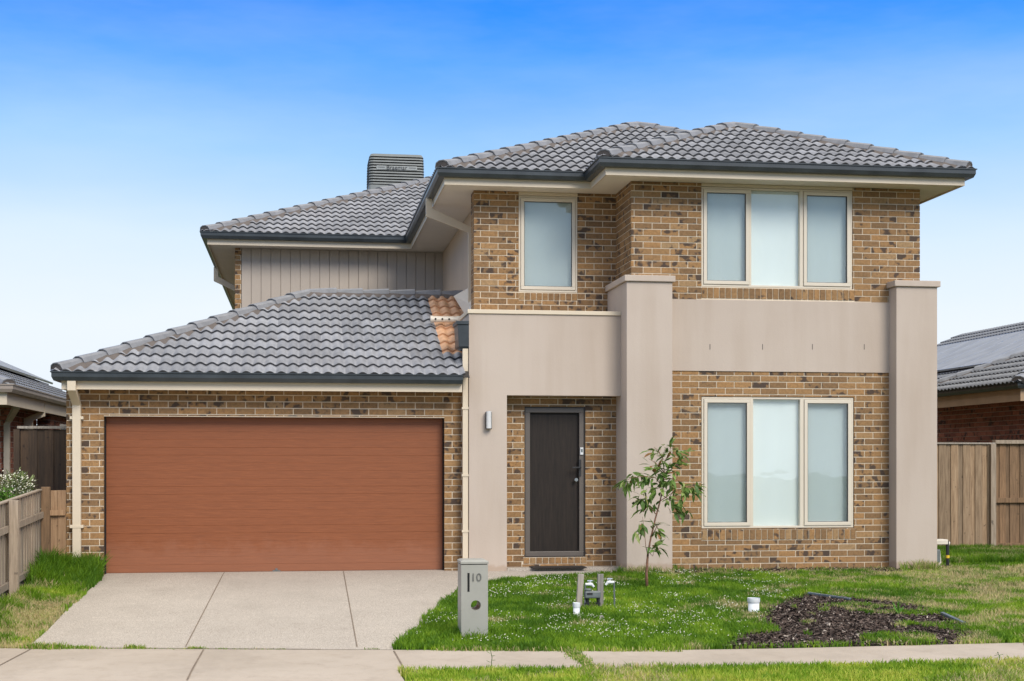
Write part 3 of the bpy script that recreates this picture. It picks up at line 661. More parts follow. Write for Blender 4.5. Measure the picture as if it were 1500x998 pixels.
# rain head
hx0,hx1=sx(670.5,YP),XP-.001; h1=at(678,470,YP)[1]; h0=at(678,512,YP)[1]
mb=MB(); mb.mesh([(hx0+.015,YP+.0,h0+.04),(hx1,YP,h0+.04),(hx1,YP+.45,h0+.04),(hx0+.015,YP+.45,h0+.04),(hx0,YP,h1-.05),(hx1,YP,h1-.05),(hx1,YP+.45,h1-.05),(hx0,YP+.45,h1-.05)],[(0,1,5,4),(1,2,6,5),(2,3,7,6),(3,0,4,7),(4,5,6,7)])
mb.mesh([(hx0+.015,YP+.0,h0+.04),(hx1,YP,h0+.04),(hx1,YP+.45,h0+.04),(hx0+.015,YP+.45,h0+.04),(hx0+.06,YP+.03,h0),(hx1,YP+.03,h0),(hx1,YP+.3,h0),(hx0+.06,YP+.3,h0)],[(0,1,5,4),(1,2,6,5),(2,3,7,6),(3,0,4,7),(4,5,6,7)])
mb.box(hx0-.018,hx1,YP-.018,YP+.47,h1-.05,h1); hp('rain_head',mb,M['slate'],bevel=.004)
# upper downpipes
yy=21.15; mb=MB(); mb.rtube([(1.9,yy,5.38),(1.9,yy,5.17),(2.50,yy,4.93),(2.53,yy,4.86),(2.53,yy,3.78)],.06,.09,side=(0,1,0)); hp('downpipe',mb,M['cream'],bevel=.004)
mb=MB(); zs=at(650,468,20.6)[1]; xs0=sx(631,20.6); xs1=sx(672,20.6)
mb.tube([(xs0,20.6,zs),(xs1,20.6,zs),(xs1+.08,20.62,zs+.02),(xs1+.15,20.7,zs+.07),(2.52,20.95,3.70),(2.53,21.1,3.80)],.044,16); mb.tube([(xs1-.03,20.6,zs),(xs1+.03,20.6,zs)],.051,16); mb.tube([(xs0-.005,20.6,zs),(xs0+.03,20.6,zs)],.050,16)
sp=hp('pvc_spreader',mb,M['pvc'],smooth=False)
for k in range(3):
    X=sx(638+k*10,20.56); mb=MB(); mb.tube([(X,20.552,zs-.0),(X,20.5555,zs-.0)],.014,14); mb.build('drain_hole',M['black'],sp)
yy=29.2; mb=MB(); mb.rtube([(-1.64,yy,5.38),(-1.64,yy,5.15),(-1.18,yy,4.92),(-1.17,yy,4.85),(-1.17,yy,2.0)],.06,.09,side=(0,1,0)); hp('downpipe',mb,M['cream'],bevel=.004)

# ------------------------------------------------------------------ cooler on the roof
cx,cy=sx(578.5,30.3),30.3; cw=.575; ztop=at(578,226.5,cy-.5)[1]; zb=at(578,283,cy-.5)[1]
mb=MB(); n=11; H0=zb+.17; H=(ztop-.0-H0)/n
def rr(mb,w,d,z0,z1,r,w2=None,mi=0):
    w2=w2 or w; pts=[]
    for (w_,z_) in ((w,z0),(w2,z1)):
        for q,(sx_,sy_) in enumerate(((1,1),(-1,1),(-1,-1),(1,-1))):
            for k in range(4):
                t=math.radians(q*90+k*30); pts.append((cx+sx_*(w_-r)+r*math.cos(t),cy+sy_*(w_-(w-d)-r)+r*math.sin(t),z_))
    m=16; mb.mesh(pts,[(k,(k+1)%m,m+(k+1)%m,m+k) for k in range(m)]+[tuple(range(m)),tuple(range(m,2*m))],None,mi)
cool=MB()
rr(cool,cw-.06,cw-.06,zb-.25,ztop-.03,.05,mi=1)
rr(cool,cw+.01,cw+.01,zb-.0,H0-.02,.05,cw)
for i in range(n):
    z0=H0+i*H; k=cw-.015*((i/n)**3); 
    if i==n-1: rr(cool,k,k,z0,ztop,.09,k-.03)
    else: rr(cool,k,k,z0,z0+H*.52,.08,k-.006)
cl=cool.build('evaporative_cooler',[M['coolgrey'],M['black']],HOUSE,bevel=.0)
mb=MB(); zt_=H0+6*H; mb.box(cx-.42,cx+.42,cy-cw-.006,cy-cw+.02,zt_-.045,zt_+.035); mb.build('name_band',simple('name_band_grey',(.3,.32,.31),.5),cl,bevel=.004)
def text(s,size,loc,mat,name,parent,ext=.002,ax='CENTER'):
    cu=bpy.data.curves.new(name,'FONT'); cu.body=s; cu.size=size; cu.extrude=ext; cu.align_x=ax; cu.align_y='CENTER'
    t=bpy.data.objects.new('tmp',cu); C.objects.link(t); bpy.context.view_layer.update()
    me=bpy.data.meshes.new_from_object(t.evaluated_get(bpy.context.evaluated_depsgraph_get())); bpy.data.objects.remove(t)
    me.transform(Matrix.Translation(loc)@Matrix.Rotation(math.radians(90),4,'X')); me.materials.clear(); me.materials.append(mat); me.name=name
    o=bpy.data.objects.new(name,me); C.objects.link(o); attach(o,parent); return o
text('Braemar',.125,(cx,cy-cw-.009,zt_-.004),M['dark'],'lettering',cl,.004)
for q in (-.40,.25):
    mb=MB(); mb.box(cx+q,cx+q+.15,cy-cw-.010,cy-cw-.006,zt_-.006,zt_+.004); mb.build('trim_line',M['dark'],cl)

# ------------------------------------------------------------------ letterbox
lx,ly=G(692.5,936); lz=gzf(lx,ly); w=.128; dpt=.15; top=at(692,826,ly)[1]; hole_z=at(695,887,ly-dpt)[1]; hr=.048
LB=empty('letterbox',(lx,ly,lz),'grey freestanding letterbox numbered ten on the lawn beside the driveway','letterbox')
mb=MB(); n=32
def rectpt(t,x0,x1,z0,z1,cx_,cz_):
    dx,dz=math.cos(t),math.sin(t); s=1e9
    if dx>1e-6: s=min(s,(x1-cx_)/dx)
    if dx<-1e-6: s=min(s,(x0-cx_)/dx)
    if dz>1e-6: s=min(s,(z1-cz_)/dz)
    if dz<-1e-6: s=min(s,(z0-cz_)/dz)
    return cx_+dx*s, cz_+dz*s
hx=lx+.012; za_,zb_=hole_z-.11,hole_z+.11
ts=sorted([2*math.pi*k/n for k in range(n)]+[math.atan2(z-hole_z,x-hx)%(2*math.pi) for x in (lx-w,lx+w) for z in (za_,zb_)]); n=len(ts)
for y in (ly-dpt,ly+dpt):
    inn=[(hx+hr*math.cos(t),y,hole_z+hr*math.sin(t)) for t in ts]; out=[(rectpt(t,lx-w,lx+w,za_,zb_,hx,hole_z)[0],y,rectpt(t,lx-w,lx+w,za_,zb_,hx,hole_z)[1]) for t in ts]
    for k in range(n): mb.poly([inn[k],inn[(k+1)%n],out[(k+1)%n],out[k]])
    mb.poly([(lx-w,y,lz-.1),(lx+w,y,lz-.1),(lx+w,y,za_),(lx-w,y,za_)]); mb.poly([(lx-w,y,zb_),(lx+w,y,zb_),(lx+w,y,top),(lx-w,y,top)])
for k in range(n): 
    a,b_=ts[k],ts[(k+1)%n]; mb.poly([(hx+hr*math.cos(a),ly-dpt,hole_z+hr*math.sin(a)),(hx+hr*math.cos(b_),ly-dpt,hole_z+hr*math.sin(b_)),(hx+hr*math.cos(b_),ly+dpt,hole_z+hr*math.sin(b_)),(hx+hr*math.cos(a),ly+dpt,hole_z+hr*math.sin(a))])
for x in (lx-w,lx+w): mb.poly([(x,ly-dpt,lz-.1),(x,ly+dpt,lz-.1),(x,ly+dpt,top),(x,ly-dpt,top)])
mb.poly([(lx-w,ly-dpt,top),(lx+w,ly-dpt,top),(lx+w,ly+dpt,top),(lx-w,ly+dpt,top)])
mb.build('body',M['mailbox'],LB)
mb=MB(); mb.box(lx-w+.006,lx+w-.006,ly-dpt+.006,ly+dpt-.006,top+.0,top+.006); mb.build('shadow_gap',M['black'],LB)
mb=MB(); a=.006; 
mb.mesh([(lx-w-a,ly-dpt-a,top+.007),(lx+w+a,ly-dpt-a,top+.007),(lx+w+a,ly+dpt+a,top+.007),(lx-w-a,ly+dpt+a,top+.007),(lx-w-a,ly-dpt-a,top+.032),(lx+w+a,ly-dpt-a,top+.032),(lx+w+a,ly+dpt+a,top+.032),(lx-w-a,ly+dpt+a,top+.032),(lx-w+.02,ly-dpt+.03,top+.045),(lx+w-.02,ly-dpt+.03,top+.045),(lx+w-.02,ly+dpt-.03,top+.045),(lx-w+.02,ly+dpt-.03,top+.045)],[(0,1,5,4),(1,2,6,5),(2,3,7,6),(3,0,4,7),(0,1,2,3),(4,5,9,8),(5,6,10,9),(6,7,11,10),(7,4,8,11),(8,9,10,11)]); mb.build('cap',M['mailbox'],LB,bevel=.004)
X,_=at(686.3,850,ly-dpt); z1_=at(686,839.5,ly-dpt)[1]; z0_=at(686,867,ly-dpt)[1]; mb=MB(); mb.box(X-.010,X+.010,ly-dpt-.002,ly-dpt+.01,z0_,z1_); mb.build('mail_slot',M['black'],LB)  # black plate on the face paints the slot's dark opening
X,Z=at(697.3,846.5,ly-dpt); text('10',.108,(X,ly-dpt-.004,Z),M['numeral'],'number',LB,.004)

# ------------------------------------------------------------------ fences
def boards(mb,p,q,z0f,z1f,thick=.016,bw=.10,overlap=True,gap=0):
    p=Vector(p);q=Vector(q); d=q-p; Ln=d.length; d/=Ln; nn=Vector((d.y,-d.x)); n=int(Ln/(bw*.82))
    for i in range(n):
        a=p+d*(Ln*i/n); off=.014 if i%2 else 0; c=a+d*(bw/2)+nn*off; zA=z0f(c.x,c.y); zB=z1f(c.x,c.y)+random.uniform(-.003,.003)
        t=random.uniform(-.004,.004)
        mb.obox((c.x,c.y,(zA+zB)/2),(d.x*bw/2,d.y*bw/2,t*0),(nn.x*thick/2,nn.y*thick/2,0),(0,0,(zB-zA)/2),(random.random(),random.random(),random.random()))
def rail(mb,p,q,zf0,zf1,h,w):
    p=Vector((*p,zf0));q=Vector((*q,zf1)); d=(q-p)/2; hd=Vector((d.x,d.y)).normalized(); nn=Vector((hd.y,-hd.x,0)); mb.obox((p+q)/2,d,nn*w/2,(0,0,h/2),(random.random(),random.random(),random.random()))
# low front fence on the left
fxx=-3.27
FY0,FY1=12.3,19.15
ftop=lambda y: 1.12-.0435*(19.2-y); fbot=lambda y: gzf(-3.3,y)+.03
LF=empty('low_paling_fence',(fxx,16,0),'low weathered grey paling fence running along the left edge of the driveway grass','fence')
mb=MB(); boards(mb,(fxx-.03,FY1),(fxx-.03,FY0),lambda x,y:fbot(y),lambda x,y:ftop(y)-.01,bw=.10); mb.build('palings',M['fence'],LF)
for hgt in (.80,.16):
    mb=MB(); rail(mb,(fxx+.0,FY0),(fxx+.0,FY1),fbot(FY0)+hgt-.03,fbot(FY1)+hgt-.03+.0,.075,.035); mb.build('rail',M['fence'],LF)
mb=MB(); mb.obox((fxx-.03,(FY0+FY1)/2,(ftop(FY0)+ftop(FY1))/2+.002),(.03,0,0),(0,(FY1-FY0)/2,(ftop(FY1)-ftop(FY0))/2),(0,0,.008),(.6,.5,.5)); mb.build('capping',M['fence'],LF)
for y in (16.95,14.55,12.3):
    mb=MB(); mb.box(fxx+.02,fxx+.115,y-.05,y+.05,fbot(y)-.2,ftop(y)+.015,(random.random(),.4,.6)); mb.build('post',M['fence'],LF,bevel=.004)
RF=empty('pine_return_fence',(-3.1,19.2,0),'short fresh orange pine fence panel between the low grey fence and the garage brick corner','fence')
mb=MB(); mb.box(fxx-.02,fxx+.085,19.17,19.27,-.1,1.155,(.4,.3,.5)); mb.build('post',M['fencebrown'],RF,bevel=.004)
mb=MB(); boards(mb,(fxx+.085,19.285),(GX0-.01,19.285),lambda x,y:.16,lambda x,y:1.11,bw=.1); mb.build('palings',M['fencenew'],RF)
for z_ in (.82,.27):
    mb=MB(); rail(mb,(fxx+.085,19.24),(GX0-.002,19.24),z_,z_,.07,.035); mb.build('rail',M['fencenew'],RF)
mb=MB(); mb.box(fxx+.085,GX0-.002,19.24,19.26,.0,.15,(.3,.3,.3)); mb.build('plinth',M['fencebrown'],RF)
# side gate on the left
SG=empty('side_gate',(-3.4,21,0),'tall dark stained paling side gate between the left neighbour and the garage','gate')
mb=MB(); boards(mb,(-3.88,21.0),(-3.0,21.0),lambda x,y:.05,lambda x,y:1.94,bw=.12); mb.build('palings',M['gatewood'],SG)
mb=MB(); mb.box(-3.92,-2.99,20.95,21.04,1.95,1.985,(.6,.6,.6)); mb.build('capping',M['stake'],SG)
mb=MB(); mb.box(-3.97,-3.89,20.96,21.05,0,1.94,(.2,.6,.6)); mb.build('post',M['gatewood'],SG)
# right fences
FYR=22.3; xA=8.6; xB=sx(1456,FYR); xC=sx(1456,FYR); zt1=at(1420,648,FYR)[1]
RA=empty('paling_fence',(10,FYR,0),'tall weathered paling fence with thin top cap right of the house','fence')
mb=MB(); boards(mb,(xA,FYR),(xB-.02,FYR),lambda x,y:.03,lambda x,y:zt1-.03,bw=.125); mb.build('palings',M['fencewarm'],RA)
mb=MB(); mb.box(xA,xB,FYR-.05,FYR+.06,zt1-.03,zt1-.005,(.8,.6,.6)); mb.build('capping',M['stake'],RA)
mb=MB(); mb.box(xA,xB,FYR+.02,FYR+.06,.3,.37,(.8,.6,.6)); mb.box(xA,xB,FYR+.02,FYR+.06,1.4,1.47,(.8,.6,.6)); mb.build('rail',M['fence'],RA)
mb=MB(); mb.box(xB-.09,xB,FYR-.08,FYR+.03,0,zt1-.032,(.6,.4,.5)); mb.build('post',M['fence'],RA,bevel=.004)
RB=empty('paling_fence',(12.5,FYR,0),'brown paling fence showing its horizontal rails at the right edge of the photo','fence')
RA['group']=RB['group']='timber paling fences right of the house'
zt2=at(1480,645,FYR)[1]
mb=MB(); boards(mb,(xC+.01,FYR+.03),(15.5,FYR+.03),lambda x,y:.05,lambda x,y:zt2-.06,bw=.11); mb.build('palings',M['fencebrown'],RB)
mb=MB(); mb.box(xC+.003,15.5,FYR-.05,FYR+.07,zt2-.06,zt2,(.5,.4,.3)); mb.build('capping',M['fence'],RB,bevel=.004)
for z_ in (at(1480,733,FYR)[1],at(1480,799,FYR)[1]):
    mb=MB(); mb.box(xC+.003,15.5,FYR-.045,FYR+.005,z_-.04,z_+.04,(.5,.4,.3)); mb.build('rail',M['fencebrown'],RB,bevel=.004)

# ------------------------------------------------------------------ neighbours
NL=empty('neighbour_house',(-6,26,0),'dark red brick single storey house with black solar panels at the left edge','house')
RBM=[M['redbrick'],simple('pale_mortar',(.38,.31,.26),.9,.1,6)]
brickwall('brick_wall',NL,(-4.62,0),(0,1),24.0,26.5,0,2.45,mats=RBM,uoff=.03)
brickwall('brick_wall',NL,(0,26.5),(1,0),-4.62,-4.40,0,2.45,mats=RBM)
brickwall('brick_wall',NL,(-4.40,0),(0,1),26.62,34,0,2.45,mats=RBM)
brickwall('brick_wall',NL,(0,24.0),(1,0),-12,-4.64,0,2.45,mats=RBM)
NF=[(-13,22.1),(-4.28,22.1),(-4.28,34)]
mb=MB(); mb.sweep(NF,[(0,2.33),(0,2.56),(-.02,2.56),(-.02,2.33)]); mb.build('fascia',M['cream'],NL)
mb=MB(); mb.box(-13,-4.30,22.12,24.0,2.36,2.37); mb.box(-4.63,-4.30,24.0,34,2.36,2.37); mb.build('soffit',simple('brown_soffit',(.30,.22,.15),.7),NL)
mb=MB(); mb.sweep(NF,gutprof(2.63)); mb.build('gutter',simple('beige_gutter',(.30,.25,.21),.4),NL)
xE=-4.23; yE=22.05
nr=roofobj('roof',slope(None,(xE,0,2.60),(0,1),P,yE,34,4.3,[(-1,-1,-xE-yE)]),[M['ntile'],M['tileedge']],NL)
roofobj('roof',slope(None,(0,yE,2.60),(1,0),P,-13,xE,4.3,[(1,1,xE+yE)]),[M['ntile'],M['tileedge']],NL)
mb=MB(); mb.poly([(xE,yE,2.57),(xE,34,2.57),(xE-4.3,34,2.57+P*4.3),(xE-4.3,yE+4.3,2.57+P*4.3)]); mb.poly([(xE,yE,2.57),(xE-4.3,yE+4.3,2.57+P*4.3),(-13,yE+4.3,2.57+P*4.3),(-13,yE,2.57)]); mb.build('sarking',M['dark'],NL)
caps('hip_capping',(xE,yE,2.61),(xE-4.3,yE+4.3,2.6+P*4.3),NL,M['cap'])
def panel(parent,x,y0,y1,dirx,z,wd=1.65):
    k=math.sqrt(1+P*P); u=Vector((dirx/k,0,P/k)); n=Vector((-dirx*P/k,0,1/k)); mb=MB(); c=Vector((x,(y0+y1)/2,z))+u*wd/2+n*.12
    mb.obox(c,u*wd/2,(0,(y1-y0)/2-.012,0),n*.018); o=mb.build('solar_panel',M['solar'],parent,bevel=.003)
    mb=MB(); 
    for s_ in (-1,1): mb.obox(c+u*(s_*(wd/2+.006)),u*.008,(0,(y1-y0)/2-.012,0),n*.021); mb.obox(c+Vector((0,s_*((y1-y0)/2-.006),0)),u*wd/2,(0,.007,0),n*.021)
    mb.build('panel_frame',M['steel'],o)
for i in range(8): panel(NL,-5.45,24.9+i*1.0,25.9+i*1.0,-1,2.60+P*(5.45-4.23))
mb=MB(); mb.rtube([(-4.34,23.2,2.5),(-4.34,23.2,2.36),(-4.60,23.95,2.16),(-4.64,23.97,2.1),(-4.64,23.97,0)],.09,.06); mb.build('downpipe',simple('beige_pipe',(.42,.36,.29),.5),NL)
mb=MB(); mb.rtube([(-4.32,25.3,2.5),(-4.32,25.3,2.3),(-4.56,25.3,2.2),(-4.56,25.3,0)],.06,.09,side=(0,1,0)); mb.build('downpipe',M['cream'],NL)
mb=MB(); ring(mb,0,1,0,1,.1,0,1); 
wn=MB(); wn.box(-4.405,-4.385,27.6,29.0,.9,2.2); wn.build('window',M['frame'],NL)
wn=MB(); wn.box(-4.384,-4.38,27.68,28.92,.98,2.12); wn.build('window_pane',M['grey'],NL)

NR=empty('neighbour_house',(16,25,0),'dark brick single storey house with grey tiles and solar panels behind the right fence','house')
NL['group']=NR['group']='single storey neighbouring houses'
xN=12.2; yN0=23.05; yN1=27.5; zN=at(1490,557,yN0)[1]-.05
brickwall('brick_wall',NR,(xN+.45,0),(0,-1),-yN1-.2,-yN0-.5,0,zN-.2,mats=RBM,uoff=.03)
brickwall('brick_wall',NR,(0,yN0+.5),(1,0),xN+.46,20,0,zN-.2,mats=RBM,uoff=.03)
NP=[(xN+.1,yN1-.1),(xN+.1,yN0+.1),(21,yN0+.1)]
mb=MB(); mb.sweep(NP,[(0,zN-.30),(0,zN-.03),(-.02,zN-.03),(-.02,zN-.30)]); mb.build('fascia',simple('tan_fascia',(.40,.27,.16),.6),NR)
mb=MB(); mb.sweep(NP,[(-.021,zN-.27),(-.021,zN-.26),(-.5,zN-.26),(-.5,zN-.27)]); mb.build('soffit',M['soffit'],NR)
mb=MB(); mb.sweep(NP,gutprof(zN+.03)); mb.build('gutter',M['slate'],NR)
dN=(yN1-yN0)/2
NT=[M['ntile'],M['tileedge']]
roofobj('roof',slope(None,(xN,0,zN),(0,-1),P,-yN1,-yN0,dN+.3,[(1,-1,xN-yN0),(1,1,xN+yN1)]),NT,NR)
roofobj('roof',slope(None,(0,yN0,zN),(1,0),P,xN,21,dN,[(-1,1,yN0-xN)]),NT,NR)
mb=MB(); e=-.03; mb.poly([(xN,yN0,zN+e),(xN,yN1,zN+e),(xN+dN,yN0+dN,zN+P*dN+e)]); mb.poly([(xN,yN0,zN+e),(21,yN0,zN+e),(21,yN0+dN,zN+P*dN+e),(xN+dN,yN0+dN,zN+P*dN+e)]); mb.poly([(xN,yN1,zN+e),(21,yN1,zN+e),(21,yN0+dN,zN+P*dN+e),(xN+dN,yN0+dN,zN+P*dN+e)]); mb.build('sarking',M['dark'],NR)
caps('hip_capping',(xN,yN1,zN+.02),(xN+dN,yN0+dN,zN+P*dN),NR,M['ntile'])
caps('hip_capping',(xN,yN0,zN+.02),(xN+dN,yN0+dN,zN+P*dN),NR,M['ntile'])
caps('ridge_capping',(21,yN0+dN,zN+P*dN),(xN+dN,yN0+dN,zN+P*dN),NR,M['ntile'])
# rear wing with panels
xW=13.2; zW=zN+.1
roofobj('roof',slope(None,(xW,0,zW),(0,-1),P,-37,-27.6,4.6,[]),NT,NR)
mb=MB(); mb.poly([(xW,27.6,zW-.03),(xW,37,zW-.03),(xW+4.6,37,zW+P*4.6-.03),(xW+4.6,27.6,zW+P*4.6-.03)]); mb.poly([(xW+.02,27.62,0),(xW+4.6,27.62,0),(xW+4.6,27.62,zW+P*4.6-.04),(xW+.02,27.62,zW-.04)]); mb.build('wing_gable',M['ntile'],NR)
for i in range(9): panel(NR,xW+1.2,27.7+i*1.0,28.7+i*1.0,1,zW+P*1.2,2.4)

# ------------------------------------------------------------------ gas meter by the right pillar
GMx=8.70
GMT=empty('gas_meter',(8.85,19.1,0),'small grey gas meter with black and yellow hose beside the right pillar','gas meter')
mb=MB(); zg=at(1380,790,19.4)[1]; mb.box(8.78,8.98,18.93,19.13,zg-.05,zg+.02); mb.tube([(8.95,19.00,zg-.02),(9.02,18.98,zg-.05)],.035,12); mb.build('regulator',M['pvc'],GMT,bevel=.01)
mb=MB(); mb.tube([(8.74,19.03,zg-.15),(8.88,19.03,zg-.16),(8.90,19.03,-.03)],.03,12); mb.build('inlet_pipe',M['pvc'],GMT)
mb=MB(); mb.tube([(8.98,18.96,zg+.0),(8.985,18.96,zg-.3),(8.98,18.97,-.05)],.022,12); mb.build('hose',M['dark'],GMT)
mb=MB(); mb.tube([(8.984,18.96,zg-.20),(8.984,18.96,zg-.24)],.026,12); mb.build('hose_tag',M['yellow'],GMT)
mb=MB(); mb.box(8.76,8.87,18.94,19.04,zg-.30,zg-.12); mb.build('meter_body',M['grey'],GMT,bevel=.01)

# ------------------------------------------------------------------ water meter group
wx_,wy_=G(866,897)
def W(px,py,dy=0): 
    X,Z=at(px,py,wy_+dy); return (X,wy_+dy,Z)
def stake(a,b_,lab):
    mb=MB(); A=Vector(W(*a));B=Vector(W(*b_)); A.z=gzf(A.x,A.y)-.05
    mb.obox((A+B)/2,(.032,0,0),(0,.02,0),(B-A)/2,(random.random(),.5,.5)); o=mb.build('timber_stake',M['stake'],bevel=.003); tag(o,lab,'stake','stakes beside the water meter')
stake((847,898,.03),(851,841,.03),'left grey timber stake leaning right beside the water meter'); stake((879,897,.04),(879.5,841,.04),'right pale timber stake standing upright beside the water meter')
WM=empty('water_meter',(wx_,wy_,gzf(wx_,wy_)),'small grey water meter on black risers between two timber stakes','water meter')
mb=MB(); a=Vector(W(856,866));b_=Vector(W(879,876)); mb.box(a.x,b_.x,wy_-.05,wy_+.05,b_.z,a.z); mb.tube([W(861,866),W(861,862)],.04,14); mb.build('meter_body',M['grey'],WM,bevel=.012)
mb=MB(); a=W(864,870,-.052); mb.box(a[0]-.03,a[0]+.03,a[1]-.003,a[1],a[2]-.012,a[2]+.012); mb.build('meter_plate',M['dark'],WM)
for p in (860,876):
    mb=MB(); q=W(p,876); mb.tube([q,(q[0]+.005,q[1],q[2]-.06),(q[0]+.005,q[1],gzf(q[0],q[1])-.04)],[.022,.015,.015],12); mb.tube([(q[0],q[1],q[2]-.05),(q[0],q[1],q[2]-.075)],.028,6); mb.build('riser_pipe',M['dark'],WM)
def tap(px,py,lab,flip=1):
    T=empty('garden_tap',W(px,py),lab,'tap','white taps above the water meter')
    x,y,z=W(px,py); mb=MB(); mb.tube([(x-.05*flip,y,z),(x+.02*flip,y,z),(x+.045*flip,y,z-.03)],[.014,.018,.012],10); mb.tube([(x,y,z),(x,y,z+.035)],.010,8); mb.build('spout',M['white'],T)
    mb=MB(); mb.obox((x,y,z+.038),(.028,0,0),(0,.007,0),(0,0,.005)); mb.obox((x,y,z+.038),(.006,0,0),(0,.026,0),(0,0,.0045)); mb.build('tap_handle',simple('tap_blue_white',(.55,.58,.72),.4),T)
    mb=MB(); mb.tube([(x-.05*flip,y,z),(x-.055*flip,y,gzf(x,y)-.03)],.009,8); mb.build('riser',M['grey'],T)
tap(864,856,'white tap above the grey meter between the two stakes'); tap(893,853,'white tap standing just right of the right timber stake',-1)
def drain(px0,px1,pyt,pyb,lab,capd):
    X,Y=G((px0+px1)/2,pyb); r=(sx(px1,Y)-sx(px0,Y))/2; zt=at((px0+px1)/2,pyt,Y)[1]; zb=gzf(X,Y)
    mb=MB(); mb.tube([(X,Y,zb-.05),(X,Y,zt-.05),(X,Y,zt-.05)],[r*.86,r*.86,r*.86],24,cap=False); mb.tube([(X,Y,zt-.055),(X,Y,zt-.04),(X,Y,zt)],[r*.88,r,r],24,cap=False)
    T=empty('drain_pipe',(X,Y,zb),lab,'drain pipe','white drain pipes in the lawn')
    mb.build('pipe',M['white'],T,smooth=True)
    mb=MB(); mb.tube([(X,Y,zt-.025),(X,Y,zt-.012)],r*.96,24); mb.build('lid',M['grey'] if not capd else M['white'],T)
drain(1095,1113,876,900,'white open topped drain pipe at the edge of the mulch bed',0)
drain(839,850,883,906,'white capped pipe in the grass left of the water meter',1)
# bits of rubble by the meter
X,Y=G(881,911); mb=MB(); 
bm=bmesh.new(); bmesh.ops.create_icosphere(bm,subdivisions=2,radius=.03)
for v in bm.verts: v.co=v.co*random.uniform(.8,1.2)+Vector((X,Y,gzf(X,Y)+.04))
me=bpy.data.meshes.new('stone'); bm.to_mesh(me); bm.free(); me.materials.append(M['stake']); o=bpy.data.objects.new('stone',me); C.objects.link(o); tag(o,'small pale stone in the grass in front of the water meter','stone')

# ------------------------------------------------------------------ leafy things
def numesh(name, V, Fq, cols, mats, parent=None, mi=None):
    """V (n,3), Fq (m,k) faces, cols (m,3)"""
    me=bpy.data.meshes.new(name); m,k=Fq.shape
    me.vertices.add(len(V)); me.vertices.foreach_set('co',V.astype(np.float32).ravel())
    me.loops.add(m*k); me.loops.foreach_set('vertex_index',Fq.astype(np.int32).ravel())
    me.polygons.add(m); me.polygons.foreach_set('loop_start',(np.arange(m)*k).astype(np.int32)); me.polygons.foreach_set('loop_total',np.full(m,k,np.int32))
    for x in mats: me.materials.append(x)
    if mi is not None: me.polygons.foreach_set('material_index',mi.astype(np.int32))
    me.update(); ca=me.color_attributes.new('Col','FLOAT_COLOR','CORNER'); c4=np.ones((m,k,4),np.float32); c4[:,:,:3]=cols[:,None,:]; ca.data.foreach_set('color',c4.ravel())
    o=bpy.data.objects.new(name,me); C.objects.link(o)
    if parent: attach(o,parent)
    return o
def inpoly(x,y,poly):
    r=np.zeros(len(x),bool); n=len(poly)
    for i in range(n):
        x0,y0=poly[i]; x1,y1=poly[(i+1)%n]
        if y0==y1: continue
        c=((y0>y)!=(y1>y))&(x<(x1-x0)*(y-y0)/(y1-y0)+x0); r^=c
    return r
_lat=rng.random((256,256))
def vnoise(x,y,s):
    x=np.asarray(x)*s+500; y=np.asarray(y)*s+500; xi=np.floor(x).astype(int); yi=np.floor(y).astype(int); fx=x-xi; fy=y-yi; fx=fx*fx*(3-2*fx); fy=fy*fy*(3-2*fy)
    g=lambda a,b: _lat[a%256,b%256]
    return (g(xi,yi)*(1-fx)+g(xi+1,yi)*fx)*(1-fy)+(g(xi,yi+1)*(1-fx)+g(xi+1,yi+1)*fx)*fy
def fbm(x,y,s): return (vnoise(x,y,s)*.5+vnoise(x,y,s*2.1)*.3+vnoise(x,y,s*4.3)*.2)
MUL=[G(a,b) for a,b in [(1052,952),(1085,935),(1115,912),(1125,892),(1180,872),(1245,879),(1300,884),(1360,893),(1405,912),(1418,930),(1400,946),(1200,950)]]
def mulchf(x,y): return inpoly(x,y,MUL)
LAWN=[XD[-1]]+[(x,float(sB(x))-.0) for x in np.linspace(XD[-1][0],14,30)]+[(14,22.2),(8.62,22.2),(8.62,19.15),(8.73,19.15),(8.73,18.72),(8.12,18.72),(8.12,18.98),(4.98,18.98),(4.98,18.72),(4.30,18.72)]+LE[::-1]+[G(656,880),G(632,905),G(606,930)]
LEFT=[G(40,950),G(70,925),G(100,893),G(135,862),G(150,845),(gx0+.02,19.28),(GX0,19.28),(-3.2,19.2),(-3.22,12.5),(-3.22,float(sB(-3.2)))]
VERGE=[(xr,float(sF(xr)))]+[(x,float(sF(x))) for x in np.linspace(xr,14,30)][1:]+[(14,KY+.1),(xr+.8,KY+.1),(xr+.1,9.5)]
VL=[(-9,float(sF(-9))),(xl,float(sF(xl))),(xl,KY+.1),(-9,KY+.1)]
NLW=[(-3.34,12.5),(-3.34,19.2),(-4.2,21),(-8,21),(-8,12.5)]
def blades(n_per, poly, hfun, dryfun, maskf=None, wid=.006):
    xs_=[p[0] for p in poly]; ys_=[p[1] for p in poly]; A=(max(xs_)-min(xs_))*(max(ys_)-min(ys_)); n=int(A*n_per)
    x=rng.uniform(min(xs_),max(xs_),n); y=rng.uniform(min(ys_),max(ys_),n)
    jx=x+rng.normal(0,.02,n)+(fbm(x,y,3.)-.5)*.22; jy=y+rng.normal(0,.015,n)+(fbm(x+40,y,5.)-.5)*.07
    k=inpoly(jx,jy,poly); x,y=x[k],y[k]
    if maskf is not None:
        k=maskf(x,y); x,y=x[k],y[k]
    return x,y,hfun(x,y),dryfun(x,y)
